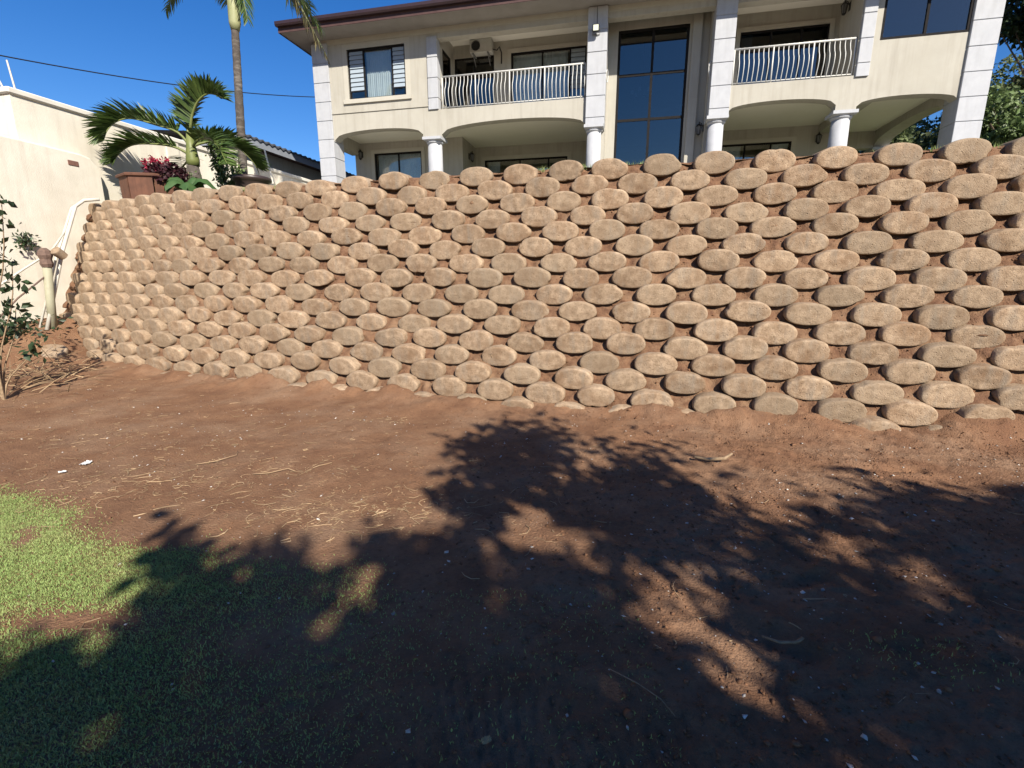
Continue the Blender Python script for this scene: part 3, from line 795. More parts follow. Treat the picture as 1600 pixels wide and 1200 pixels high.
ac = empty('air_conditioner', hpt(1.0, 1.6, 9.15), FA, 'pale air conditioner unit mounted high on the left balcony wall', 'air conditioner')
MB().bbox(-0.42, 0.36, -0.36, -0.06, -0.02, 0.40, 0.02).build('body', M['ac'], ac)
fan = MB().tube([(-0.2 + 0.15 * math.cos(k * math.pi / 9), -0.372, 0.19 + 0.15 * math.sin(k * math.pi / 9)) for k in range(19)], 0.008, 5)
for k in range(5): fan.tube([(-0.35, -0.368, 0.09 + k * 0.05), (-0.05, -0.368, 0.09 + k * 0.05)], 0.004, 4)
fan.build('fan_grille', M['black'], ac)
MB().lathe([(0.14, 0), (0.14, 0.005)], (0, 0, 0), 20).build('fan_opening', M['black'], ac).matrix_local = Matrix.Translation((-0.2, -0.361, 0.19)) @ Matrix.Rotation(R(90), 4, 'X')
for x in (-0.3, 0.22):
    MB().box(x - 0.02, x + 0.02, -0.38, 0, -0.06, -0.025).tube([(x, -0.34, -0.06), (x, -0.01, -0.32)], 0.014, 5).build('bracket', M['grey_metal'], ac)
MB().tube([(0.36, -0.2, 0.1), (0.5, -0.18, 0.06), (0.56, -0.08, 0.2), (0.62, -0.02, 0.05), (0.62, -0.02, -0.3)], 0.018, 6).build('pipe', M['black'], ac)

def coil(s, d, z, r, label):
    o = MB().tube([(r * 0.5 * math.cos(a) , 0.012 * math.sin(a * 2.3), r * math.sin(a)) for a in np.linspace(0, 12.5, 60)], 0.008, 5).build('cable_coil', M['metal_white'])
    o.location = hpt(s, d, z); o.rotation_euler = (0, 0, FA + R(70))
    tag(o, label, 'cable', 'white cable coils on the pilasters')
coil(5.33, 0.08, 7.62, 0.17, 'coil of white cable on the pilaster left of the tall stair window')
coil(8.28, 0.06, 7.55, 0.19, 'coil of white cable on the pilaster right of the tall stair window')

# ------------------------------------------------------------------ neighbour's walls and house (left)
tw = empty('boundary_wall', (-9.46, 10.0, 0), FA, 'tall cream boundary wall with white coping behind the small palm', 'wall')
m = MB(); m.box(-0.24, 0, 0, 16, 0, 4.98); m.box(-7, -0.24, 0, 0.24, 0, 4.98)
for y in (3.2, 6.4, 9.6): m.box(-0.05, 0.035, y, y + 0.35, 0, 4.975)
m.build('wall_body', M['plaster'], tw)
MB().bbox(-0.29, 0.05, -0.05, 16.05, 4.98, 5.10, 0.025).bbox(-7, -0.293, -0.05, 0.29, 4.98, 5.097, 0.025).build('coping', M['coping'], tw)

lw = empty('boundary_wall', (-8.97, 11.2, 0.06), FA, 'lower weathered plaster wall with rounded top corner beside the pipes', 'wall')
vs = []; fs = []
top = [(-9.0, 4.12), (-6.0, 4.14), (-3.0, 4.10), (-1.2, 4.09), (-0.35, 4.07), (-0.16, 4.03), (-0.05, 3.92), (0.0, 3.75)]
for y, z in top:
    for x in (-0.25, -0.235, -0.02, 0.0):
        vs.append((x, y, z - (0.03 if x in (-0.25, 0.0) else 0.0)))
k = len(top)
for i in range(k - 1):
    for j in range(3): fs.append((4 * i + j, 4 * i + 4 + j, 4 * i + 5 + j, 4 * i + 1 + j))
b0 = len(vs)
for y, z in top: vs += [(-0.25, y, -0.3), (0.0, y, -0.3)]
for i in range(k - 1):
    fs.append((4 * i + 3, 4 * i + 7, b0 + 2 * i + 3, b0 + 2 * i + 1)); fs.append((4 * i, b0 + 2 * i, b0 + 2 * i + 2, 4 * i + 4))
e_ = 4 * (k - 1); fs.append((e_, e_ + 1, e_ + 2, e_ + 3, b0 + 2 * k - 1, b0 + 2 * k - 2))
MB().add(vs, fs).build('wall_body', M['plaster'], lw)
MB().bbox(-0.02, 0.012, -0.62, -0.42, 3.80, 3.90, 0.006).build('exposed_brick', M['brick'], lw)

def rod(name, a, b, r, mt, label, cat, group=None):
    o = MB().tube([(0, 0, 0), tuple(Vector(b) - Vector(a))], [r, r * 0.8], 6).build(name, mt); o.location = a
    return tag(o, label, cat, group)
rod('fence_pole', (-9.66, 10.28, 4.75), (-9.92, 10.2, 5.62), 0.018, M['pvc'], 'leftmost slanted white fence pole on the tall boundary wall', 'pole', 'fence poles on the boundary walls')
rod('fence_pole', (-9.57, 10.3, 4.7), (-9.66, 10.3, 5.66), 0.018, M['pvc'], 'second slanted white fence pole, at the near corner of the tall boundary wall', 'pole', 'fence poles on the boundary walls')
rod('fence_pole', (-7.56, 16.2, 4.5), (-7.72, 16.2, 5.50), 0.03, M['pvc'], 'white fence pole right of the tall palm in front of the grey roof', 'pole', 'fence poles on the boundary walls')
rod('fence_pole', (-7.72, 15.6, 4.5), (-7.84, 15.6, 5.18), 0.022, M['pvc'], 'shorter white fence pole just right of the tall palm trunk', 'pole', 'fence poles on the boundary walls')

nh = empty('neighbour_house', (-9.6, 19.1, 0), FA, 'cream neighbouring house with dark grey tiled roof behind the palms', 'house')
MB().box(-9, -0.45, 0.2, 16, 2.0, 6.45).build('wall', M['cream'], nh)
n_ = 300; ys = np.linspace(-0.3, 16.5, n_); vs = []
for y in ys:
    wv = 0.035 * math.cos(2 * math.pi * y / 0.32)
    vs += [(0.04, y, 6.60 + wv), (0.04, y, 6.66 + wv), (-4.5, y, 7.05 + wv)]
rn = MB().add(vs, [(3 * i + j, 3 * i + 3 + j, 3 * i + 4 + j, 3 * i + 1 + j) for i in range(n_ - 1) for j in (0, 1)]).build('roof', M['grey_tile'], nh)
MB().box(-0.03, 0.0, -0.3, 16.5, 6.36, 6.62).box(-9, -0.03, -0.3, -0.27, 6.36, 6.62).build('fascia', M['grey_paint'], rn)
MB().box(-0.45, -0.03, -0.27, 16.5, 6.40, 6.44).build('soffit', M['fascia'], rn)
# straight run through the two measured points, with a slight sag
A_ = Vector((-13.3, 14.0, 7.28)); B_ = Vector((-8.84, 24.0, 9.62))
pc = [tuple(A_ + (B_ - A_) * t + Vector((0, 0, -0.25 * (1 - (2 * (t - 0.5)) ** 2 * 0.8)))) for t in np.linspace(-0.9, 1.8, 50)]
tag(MB().tube(pc, 0.017, 6).build('power_cable', M['cable']), 'dark overhead cable crossing the blue sky at left', 'cable')

# pipes and post at the left end of the retaining wall
def pipe(name, pts, r, mt, label, cat, group=None):
    o = MB().tube([tuple(Vector(p) - Vector(pts[0])) for p in pts], r, 10).build(name, mt, None, True); o.location = pts[0]
    return tag(o, label, cat, group)
pipe('pipe', [(-8.42, 10.38, 3.16), (-8.62, 10.24, 3.12), (-8.70, 10.1, 2.98), (-8.40, 9.28, 2.06), (-8.54, 8.82, 0.66)], 0.032, M['pvc'], 'thick white plastic pipe bending over the wall top beside the blocks', 'pipe')
pipe('pipe', [(-8.50, 10.42, 3.16), (-8.72, 10.28, 3.10), (-8.80, 10.12, 2.95), (-8.51, 9.28, 2.0), (-8.70, 8.85, 0.68)], 0.020, M['pvc'], 'thin white plastic pipe running down behind the thicker pipe', 'pipe')
pipe('pipe', [(-8.66, 9.8, 2.55), (-8.55, 9.2, 2.05), (-8.6, 8.7, 1.75), (-8.72, 8.3, 1.45), (-8.9, 7.9, 1.0), (-9.0, 7.6, 0.6)], 0.017, M['pvc'], 'pale cable like pipe trailing down to the left shrub', 'pipe')
pipe('rusty_rod', [(-8.42, 9.0, 1.70), (-8.62, 8.5, 1.25), (-8.75, 8.2, 0.9)], 0.014, M['rust'], 'rusty brown rod leaning left of the green post', 'rod')
po = empty('post', (-8.52, 8.95, 0.62), 0, 'short pale green post with rusty brown head by the wall end', 'post')
MB().tube([(-0.03, 0, 0), (0.10, 0, 1.2)], 0.066, 14).build('shaft', M['pvc_green'], po, True)
MB().lathe([(0.075, 1.16), (0.10, 1.22), (0.085, 1.30), (0.11, 1.37), (0.09, 1.45), (0.04, 1.50)], (0.10, 0, 0), 9).build('head', M['rust'], po)
o = bpy.data.objects.new('loose_rock', BLOCKS[5]); o.matrix_local = Matrix.Translation((-8.28, 9.0, 2.08)) @ Matrix.Rotation(R(-15), 4, 'Z') @ Matrix.Rotation(R(-40), 4, 'X') @ Matrix.Diagonal((0.42, 0.5, 0.6, 1))
tag(link(o), 'small tan rock wedged on top of the pipes at the wall end', 'rock')

# ------------------------------------------------------------------ plant helpers
def leaf_cloud(P, size, elong=1.9, flat=0.0, seed=0, fold=0.18, up=None):
    """rhombic folded leaves at the points P"""
    r = np.random.default_rng(seed); n = len(P)
    d = r.normal(size=(n, 3)); d[:, 2] = d[:, 2] * (1 - flat) - 0.25
    if up is not None: d = d * 0.6 + up
    d /= np.linalg.norm(d, axis=1)[:, None]
    t = r.normal(size=(n, 3)); s = np.cross(d, t); s /= np.linalg.norm(s, axis=1)[:, None]
    nn = np.cross(d, s)
    L = size * r.uniform(0.6, 1.25, n)[:, None]; W = L / elong
    a = P; b = P + d * L * 0.45 + s * W * 0.5 + nn * W * fold; c = P + d * L; e = P + d * L * 0.45 - s * W * 0.5 + nn * W * fold
    V = np.stack([a, b, c, e], 1).reshape(-1, 3)
    i = np.arange(n)[:, None] * 4
    F = np.concatenate([i + [0, 1, 2], i + [0, 2, 3]], 1).reshape(-1, 3)
    return V, F
def catmull(pts, n=24):
    p = [np.array(q, float) for q in pts]; p = [2 * p[0] - p[1]] + p + [2 * p[-1] - p[-2]]
    out = []
    m_ = len(p) - 3
    for k in range(n + 1):
        t = k / n * m_; i = min(int(t), m_ - 1); t -= i
        a, b, c, d = p[i:i + 4]
        out.append(0.5 * ((2 * b) + (c - a) * t + (2 * a - 5 * b + 4 * c - d) * t * t + (3 * b - a - 3 * c + d) * t ** 3))
    return np.array(out)
def frond(parent, pts, llen, nl, lift, mt='palm', width=0.03, droop=0.25, seed=0, start=0.16, side=None):
    """palm frond: arched rachis with two rows of leaflets; lift: how far leaflets stand above the rachis"""
    r = np.random.default_rng(seed)
    sp = catmull(pts, 40)
    fr = MB().tube([tuple(q) for q in sp[::2]], [0.032 * (1 - 0.8 * k / 20) for k in range(21)], 6).build('frond', M['rachis'], parent, True)
    V = []; F = []
    for k in range(nl):
        t = start + (1 - start) * (k + 0.5) / nl
        f = t * 40; i = min(int(f), 39)
        p = sp[i] + (sp[i + 1] - sp[i]) * (f - i); tan = sp[i + 1] - sp[max(i - 1, 0)]; tan /= np.linalg.norm(tan)
        sd = np.cross(tan, (0, 0, 1.0)) if side is None else np.array(side, float)
        sd = sd - tan * sd.dot(tan); sd /= np.linalg.norm(sd) + 1e-9
        up = np.cross(sd, tan)
        if side is not None and up[2] < 0 and t < 0.3: up = -up
        ln = llen * (0.16 + 0.84 * math.sin(math.pi * min(1, 0.12 + 0.84 * t)) ** 0.7)
        for sg in (1, -1):
            ang = lift + r.normal(0, 0.2)
            d = tan * (0.5 + 0.35 * t) + (sd * sg * math.cos(ang) + up * math.sin(ang)) + r.normal(0, 0.05, 3); d /= np.linalg.norm(d)
            l = ln * r.uniform(0.85, 1.1); w = width * r.uniform(0.8, 1.15)
            wd = tan + 0.35 * np.cross(d, tan) * sg; wd = wd - d * wd.dot(d); wd /= np.linalg.norm(wd) + 1e-9
            o = len(V)
            for q, ww in ((0.0, 0.35), (0.33, 1.0), (0.68, 0.75), (1.0, 0.06)):
                c = p + d * l * q + np.array((0, 0, -1.0)) * droop * l * q * q
                V += [c - wd * w * ww * 0.5, c + wd * w * ww * 0.5]
            F += [(o + 2 * j, o + 2 * j + 1, o + 2 * j + 3, o + 2 * j + 2) for j in range(3)]
    mesh_obj('leaflets', np_mesh('leaflets', V, F), M[mt], fr)
    return fr

# small arching palm on the terrace
pb = Vector((-7.12, 11.5, 3.25))
sp_ = empty('small_palm', pb, 0, 'young palm with arching green fronds beside the brown planter', 'palm')
MB().lathe([(0.20, -0.1), (0.19, 0.2), (0.15, 0.55), (0.115, 0.8)], (0, 0, 0), 16).build('trunk', M['trunk'], sp_, True)
MB().lathe([(0.125, 0.78), (0.135, 0.9), (0.10, 1.15), (0.06, 1.45)], (0.02, 0, 0), 14).build('crownshaft', M['rachis'], sp_, True)
def rel(l, dy): return [((x - pb.x) * 0.86, (i / (len(l) - 1)) * dy, 4.45 + (z - 4.45) * 0.95 - pb.z) for i, (x, z) in enumerate(l)]
frond(sp_, rel([(-7.12, 4.45), (-7.35, 4.72), (-7.85, 4.86), (-8.3, 4.95), (-8.62, 4.86), (-8.80, 4.66), (-8.86, 4.42)], -0.5), 0.58, 100, 0.95, seed=1, width=0.052)
frond(sp_, rel([(-7.14, 4.25), (-7.47, 4.40), (-8.0, 4.43), (-8.33, 4.36), (-8.55, 4.16), (-8.62, 3.95)], -0.6), 0.50, 90, 0.8, seed=2, width=0.05)
frond(sp_, rel([(-7.1, 4.5), (-7.0, 4.85), (-6.86, 5.12), (-6.66, 5.34), (-6.4, 5.46), (-6.15, 5.43), (-5.98, 5.33)], -0.3), 0.60, 95, 1.0, seed=3, width=0.052)
frond(sp_, rel([(-7.1, 4.42), (-6.81, 4.54), (-6.41, 4.58), (-6.08, 4.48), (-5.84, 4.26), (-5.74, 4.08)], 0.5), 0.54, 90, 0.9, seed=4, width=0.052)
frond(sp_, rel([(-7.1, 4.40), (-6.7, 4.52), (-6.3, 4.45), (-5.95, 4.22), (-5.64, 3.85)], -0.9), 0.52, 80, 0.75, seed=5, width=0.05)
frond(sp_, rel([(-7.12, 4.6), (-7.18, 4.95), (-7.3, 5.25), (-7.42, 5.35)], 0.2), 0.42, 40, 0.7, seed=6, width=0.035)
frond(sp_, rel([(-7.12, 4.4), (-7.1, 4.7), (-7.3, 4.95), (-7.6, 4.9)], 1.4), 0.5, 44, 0.7, seed=7, width=0.04)
frond(sp_, rel([(-7.14, 4.2), (-7.4, 4.2), (-7.9, 4.0), (-8.35, 3.75)], 0.8), 0.45, 40, 0.6, seed=8, width=0.035)

# tall palm: thin ringed trunk, pale crownshaft, drooping fronds
tp = empty('tall_palm', (-6.82, 13.0, 3.4), 0, 'tall slim palm with ringed grey trunk and pale green crownshaft', 'palm')
prof = []; 
tr_pts = [(-0.02 + 0.24 * (z / 4.0), 0.0, z) for z in np.linspace(-0.2, 4.0, 30)]
MB().tube(tr_pts, [0.104 - 0.022 * (k / 29) + 0.006 * (k % 2) for k in range(30)], 14).build('trunk', M['trunk'], tp, True)
MB().tube([(0.22, 0, 3.95), (0.23, 0, 4.1), (0.24, 0, 4.45), (0.25, 0, 5.1), (0.26, 0, 5.9)], [0.095, 0.13, 0.13, 0.11, 0.07], 14).build('crownshaft', M['crownshaft'], tp, True)
c0 = Vector((0.26, 0, 5.65))
for k, (a, l, ht, dr, mt) in enumerate([(185, 1.55, 0.1, -1.35, 'palm'), (5, 2.05, 0.3, -2.2, 'palm_dry'), (60, 2.2, 0.9, -0.3, 'palm'), (120, 2.2, 0.9, -0.2, 'palm'), (215, 2.0, 1.0, 0.2, 'palm'),
                                        (270, 2.0, 1.1, 0.3, 'palm'), (325, 2.0, 1.0, 0.2, 'palm'), (330, 0.45, 0.0, -1.6, 'palm'), (90, 1.2, 1.6, 0.9, 'palm'), (25, 1.9, 0.4, -1.3, 'palm')]):
    a = R(a); u = Vector((math.cos(a), math.sin(a), 0))
    pts = [tuple(c0 + u * l * t + Vector((0, 0, ht * math.sin(math.pi * min(1, t * 1.25)) + dr * t * t))) for t in (0, 0.25, 0.5, 0.75, 1.0)]
    frond(tp, pts, 0.36 if k in (0, 7) else 0.55, 70, 0.15, mt=mt, seed=30 + k, width=0.042, droop=0.6)

# planter with red flowering plant, broad leaves, bowl, climbing shrub
pl = empty('planter', (-7.62, 10.95, 2.96), FA, 'big faceted brown timber planter below the small palm', 'planter')
n = 8
for k in range(n):
    a0, a1 = 2 * math.pi * (k + 0.03) / n, 2 * math.pi * (k + 0.97) / n
    r0, r1 = 0.60, 0.62
    vs = [(r * math.cos(a) * f, r * math.sin(a) * f, z) for z, r in ((0, r0), (0.66, r1)) for f in (1, 0.92) for a in (a0, a1)]
    MB().add(vs, [(0, 1, 5, 4), (2, 6, 7, 3), (0, 4, 6, 2), (1, 3, 7, 5), (4, 5, 7, 6), (0, 2, 3, 1)]).build('stave', M['timber'], pl)
MB().lathe([(0.46, 0.0), (0.52, 0.60)], (0, 0, 0), 16).build('soil_fill', M['bank_soil'], pl)
MB().tube([(0.64 * math.cos(2 * math.pi * k / 8), 0.64 * math.sin(2 * math.pi * k / 8), 0.675) for k in range(9)], 0.035, 6).build('rim', M['timber'], pl)
rp = empty('flowering_plant', (-7.22, 10.75, 3.5), 0, 'dark purple leaved plant with pink red blooms in the brown planter', 'plant')
P = rng.normal(size=(900, 3)); P /= np.linalg.norm(P, axis=1)[:, None]; P *= rng.uniform(0.3, 1, 900)[:, None] ** 0.5 * np.array([0.42, 0.32, 0.26]); P[:, 2] += 0.18; P[:, 0] -= 0.02
mesh_obj('foliage', np_mesh('foliage', *leaf_cloud(P, 0.10, 1.6, seed=3)), M['leaf_purple'], rp)
for (x, z) in ((-0.33, 0.42), (-0.18, 0.46), (-0.07, 0.41), (0.12, 0.45), (-0.28, 0.33), (-0.1, 0.3)):
    P = rng.normal(0, 0.028, (60, 3)) + np.array([x, -0.12, z])
    mesh_obj('bloom', np_mesh('bloom', *leaf_cloud(P, 0.05, 1.2, seed=int(100 + x * 50))), M['petal'], rp)
MB().tube([(0, 0, -0.1), (0.02, 0, 0.25)], 0.02, 6).build('stem', M['stick'], rp)
bl = empty('broad_leaf_plant', (-6.55, 10.35, 3.1), 0, 'low plant with big folded green leaves on the wall top', 'plant')
for k, (a, l, w, z) in enumerate([(170, 0.55, 0.30, 0.52), (20, 0.50, 0.30, 0.50), (240, 0.45, 0.28, 0.42), (300, 0.5, 0.3, 0.36), (90, 0.45, 0.26, 0.55)]):
    a = R(a); vs = []
    for i in range(11):
        t = i / 10; wd = w * math.sin(math.pi * (0.06 + 0.92 * t)) ** 0.7 * 0.5
        c = Vector((math.cos(a) * l * t, math.sin(a) * l * t, z * math.sin(math.pi * (0.18 + 0.62 * t)) * 0.95))
        s_ = Vector((-math.sin(a), math.cos(a), 0))
        for j in range(5):
            q = (j - 2) / 2
            vs.append(c + s_ * wd * q + Vector((0, 0, -0.10 * q * q + 0.012 * math.sin(i * 1.7 + j))))
    MB().add(vs, [(5 * i + j, 5 * i + j + 1, 5 * i + 6 + j, 5 * i + 5 + j) for i in range(10) for j in range(4)]).build('leaf', M['broad_leaf'], bl, True)
bo = MB().lathe([(0.24, 0.0), (0.30, 0.10), (0.345, 0.22), (0.355, 0.34), (0.40, 0.36), (0.41, 0.40), (0.40, 0.44), (0.365, 0.45), (0.33, 0.42), (0.3, 0.3)], (0, 0, 0), 40).build('bowl_planter', M['bowl'], None, True)
bo.location = (-5.88, 11.6, 3.36)
tag(bo, 'round dark brown bowl planter with thick rolled rim on the wall top', 'planter')
def shrub(name, loc, stems, leafpts, lsize, mt, label, cat, seed, stem_r=0.012):
    e = empty(name, loc, 0, label, cat)
    b = MB()
    for s_ in stems: b.tube([tuple(q) for q in catmull(s_, 8)], [stem_r * (1 - 0.08 * k) for k in range(9)], 5)
    b.build('stems', M['stick'], e)
    mesh_obj('foliage', np_mesh('foliage', *leaf_cloud(np.array(leafpts), lsize, 1.8, seed=seed)), M[mt], e)
    return e
L_ = []
st_s = []
for (tx, tz, dy) in ((-0.25, 1.35, 0), (-0.05, 1.38, 0.1), (0.08, 1.3, -0.1), (0.25, 0.85, 0.05), (0.38, 0.72, -0.05), (-0.16, 1.0, 0)):
    st_s.append([(0, 0, 0), (tx * 0.35, dy * 0.4, tz * 0.4), (tx * 0.7, dy * 0.8, tz * 0.75), (tx, dy, tz)])
    c = catmull(st_s[-1], 30)
    for q in c[8:]: L_ += list(q + rng.normal(0, 0.045, (12, 3)))
shrub('climbing_shrub', (-6.58, 11.75, 3.25), st_s, L_, 0.085, 'leaf', 'thin climbing shrub with small green leaves under the palm frond', 'shrub', 5)
# small grey green sprig left of it
L_ = [(-0.1 + rng.normal(0, 0.09), rng.normal(0, 0.05), rng.uniform(0.05, 0.6)) for _ in range(160)]
shrub('sprig', (-6.95, 11.2, 3.25), [[(0, 0, 0), (-0.05, 0, 0.2), (-0.1, 0, 0.45), (-0.1, 0, 0.6)]], L_, 0.07, 'leaf_olive', 'sparse grey green sprig between the small palm and climbing shrub', 'shrub', 6)

# shrub at the left edge of the picture, with long bare stems
L_ = []; st_s = []
base = Vector((-6.55, 6.0, 0.05))
for (tx, tz, dy, n_) in ((0.30, 2.52, 0.1, 4), (0.52, 2.42, 0, 5), (0.16, 2.15, -0.1, 4), (0.28, 1.70, 0.2, 6), (0.05, 1.50, 0, 5), (-0.3, 2.7, 0, 5), (-0.4, 2.0, 0.2, 6), (0.1, 1.15, 0.3, 8), (-0.15, 0.9, 0.1, 8), (0.32, 0.75, 0.25, 6), (-0.5, 1.3, -0.1, 6)):
    q = [(0, 0, 0), (tx * 0.2 - 0.05, dy * 0.4, tz * 0.35), (tx * 0.75, dy * 0.8, tz * 0.72), (tx, dy, tz)]
    st_s.append(q)
    c = catmull(q, 12)
    for k in range(n_ * 3):
        i = 12 - (k % 5); L_ += list(c[i] + rng.normal(0, 0.06, (2, 3)))
shrub('leafy_shrub', base, st_s, L_, 0.115, 'leaf_dark', 'straggly shrub with dark green leaves at the left edge before the plaster wall', 'shrub', 7, 0.013)
# creeper at the foot of the wall by the pipes and tuft at the top
P = np.stack([rng.normal(-9.0, 0.35, 500), rng.normal(8.3, 0.5, 500), 0.62 + np.abs(rng.normal(0, 0.16, 500))], 1)
shrub('creeper', (0, 0, 0), [[(-9.0, 8.2, 0.3), (-8.95, 8.25, 0.5), (-9.0, 8.3, 0.7), (-9.1, 8.3, 0.8)]], P, 0.10, 'leaf_dark', 'low dark green creeper at the foot of the plaster wall', 'creeper', 9)
P = np.stack([rng.normal(-9.30, 0.05, 120), rng.normal(9.55, 0.09, 120), 2.30 + rng.normal(0, 0.10, 120)], 1)
shrub('wall_tuft', (0, 0, 0), [[(-9.4, 9.5, 2.1), (-9.35, 9.5, 2.2), (-9.3, 9.5, 2.3), (-9.3, 9.5, 2.4)]], P, 0.08, 'leaf_dark', 'small green tuft growing from the plaster wall behind the pipes', 'plant', 10)

# grass and weeds hanging along the top of the retaining wall
def blades(P, hgt, wid, lean, seed, dirv=None):
    r = np.random.default_rng(seed); n = len(P)
    a = r.uniform(0, 2 * np.pi, n); s = np.stack([np.cos(a), np.sin(a), np.zeros(n)], 1)
    b = r.uniform(0, 2 * np.pi, n); ln = r.uniform(0.2, 1, n)[:, None] * lean * np.stack([np.cos(b), np.sin(b), np.zeros(n)], 1)
    if dirv is not None: ln = ln + np.array(dirv) * lean
    h = (hgt * r.uniform(0.55, 1.2, n))[:, None]; w = (wid * r.uniform(0.7, 1.2, n))[:, None]
    z = np.array((0, 0, 1.0))
    v0 = P - s * w / 2; v1 = P + s * w / 2; v2 = P + z * h * 0.55 + ln * h * 0.35 + s * w * 0.38; v3 = P + z * h * 0.55 + ln * h * 0.35 - s * w * 0.38; v4 = P + z * h * (1 - 0.25 * lean) + ln * h
    V = np.stack([v0, v1, v2, v3, v4], 1).reshape(-1, 3); i = np.arange(n)[:, None] * 5
    F = np.concatenate([i + [0, 1, 2], i + [0, 2, 3], i + [3, 2, 4]], 1).reshape(-1, 3)
    return V, F
u_ = rng.uniform(0.5, PU[-1] - 1, 9000)
keep = vnoise(u_ * 0.9, u_ * 0, 91) + 0.35 * vnoise(u_ * 5, u_ * 0, 92) > 0.72
u_ = u_[keep]; X, Y, ax, ay = wall_at(u_); o_ = BATTER * 3.04 + rng.uniform(0.10, 0.5, len(u_))
P = np.stack([X + ax * o_, Y + ay * o_, np.full(len(u_), 3.02)], 1)
tag(mesh_obj('terrace_grass', np_mesh('terrace_grass', *blades(P, 0.10, 0.008, 0.5, 4)), M['grass']), 'green grass fringe along the top edge of the block wall', 'grass', kind='stuff')

# little weeds rooted in the soil pockets of the wall
wr_ = np.random.default_rng(61); WP = []
for _ in range(90):
    iu_, ih_ = wr_.integers(0, len(uu)), wr_.integers(20, len(hh) - 2)
    k = wr_.integers(5, 16)
    WP.append(np.array([BXv[iu_, ih_], BYv[iu_, ih_], HH[iu_, ih_]]) + wr_.normal(0, 0.012, (k, 3)))
tag(mesh_obj('pocket_weeds', np_mesh('pocket_weeds', *blades(np.concatenate(WP), 0.085, 0.006, 1.1, 62)), M['straw']), 'dry weeds and roots sticking out of the soil pockets', 'weeds', kind='stuff')

# ------------------------------------------------------------------ trees on the right and behind the house
def tree(name, loc, h, crown, label, mt, seed, n=9000, leaf=0.22, lobes=26, trunk_r=0.18, flat=0.0):
    """crown: (cx, cy, cz, rx, ry, rz) relative to loc; leaves sit on many overlapping small lobes"""
    r = np.random.default_rng(seed)
    e = empty(name, loc, 0, label, 'tree', None)
    cx, cy, cz, rx, ry, rz = crown
    lc = r.normal(size=(lobes, 3)); lc /= np.linalg.norm(lc, axis=1)[:, None]; lc *= (r.uniform(0.25, 0.95, lobes) ** 0.6)[:, None]
    lc = lc * np.array([rx, ry, rz]) + np.array([cx, cy, cz])
    b = MB().tube([(0, 0, -0.3), (cx * 0.15 + 0.06, cy * 0.15, h * 0.25), (cx * 0.5, cy * 0.5, h * 0.55), (cx, cy, cz + rz * 0.2)], [trunk_r, trunk_r * 0.8, trunk_r * 0.6, trunk_r * 0.25], 8)
    b.build('trunk', M['bark'], e, True)
    b = MB()
    for q in lc:
        s0 = Vector((cx * 0.4, cy * 0.4, min(q[2] - 0.1, h * 0.5)))
        b.tube([tuple(s0), tuple(s0.lerp(Vector(q), 0.5) + Vector((0, 0, 0.1 * rz))), tuple(q)], [trunk_r * 0.35, trunk_r * 0.2, trunk_r * 0.07], 5)
    b.build('limb', M['bark'], e)
    k = r.integers(0, lobes, n); d = r.normal(size=(n, 3)); d /= np.linalg.norm(d, axis=1)[:, None]
    lr = np.array([rx, ry, rz]).mean() * r.uniform(0.22, 0.42, lobes)
    P = lc[k] + d * (lr[k] * r.uniform(0.35, 1.08, n) ** 0.5)[:, None] * np.array([1, 1, 0.8])
    mesh_obj('crown', np_mesh('crown', *leaf_cloud(P, leaf, 1.8, flat, seed)), M[mt], e)
    return e
tree('tree', (21.5, 22.5, 3.9), 5.0, (0, 0, 3.4, 2.6, 2.2, 2.4), 'bushy green tree right of the house corner pilaster', 'leaf', 11, 15000, 0.24, 36)
tree('tree', (24.3, 25.5, 3.9), 6.5, (0, 0, 4.6, 2.4, 2.4, 3.0), 'taller olive green tree at the right edge behind the bushy tree', 'leaf_olive', 12, 14000, 0.24, 36)
tree('tree', (19.8, 25.5, 3.9), 5.0, (0, 0, 2.7, 4.0, 2.4, 3.2), 'dark green tree seen through the right veranda arch', 'leaf_olive', 13, 16000, 0.28, 40)
tree('tree', (16.0, 30.0, 3.9), 4.0, (0, 0, 2.0, 3.6, 2.0, 2.0), 'low tree behind the small rear column of the right veranda', 'leaf', 15, 9000, 0.3)
tree('tree', (22.6, 22.0, 3.7), 9.0, (-1.0, 0, 8.7, 2.2, 2.2, 1.7), 'tall dark tree overhanging the top right corner of the picture', 'leaf_dark', 14, 9000, 0.24)
# low hedge and timber edge at the right end of the terrace
hd = empty('hedge', (13.8, 12.6, 3.6), 0, 'low dark hedge on the terrace right of the house', 'hedge')
P = np.stack([rng.uniform(-1.2, 3.5, 5000), rng.uniform(-0.6, 0.8, 5000), rng.uniform(0, 0.75, 5000) * (0.7 + 0.3 * rng.random(5000))], 1)
mesh_obj('foliage', np_mesh('foliage', *leaf_cloud(P, 0.14, 1.8, seed=44)), M['leaf_dark'], hd)
MB().tube([(-1.2, 0, 0.1), (1.5, 0.05, 0.25), (3.5, 0, 0.2)], 0.03, 5).build('stems', M['stick'], hd)

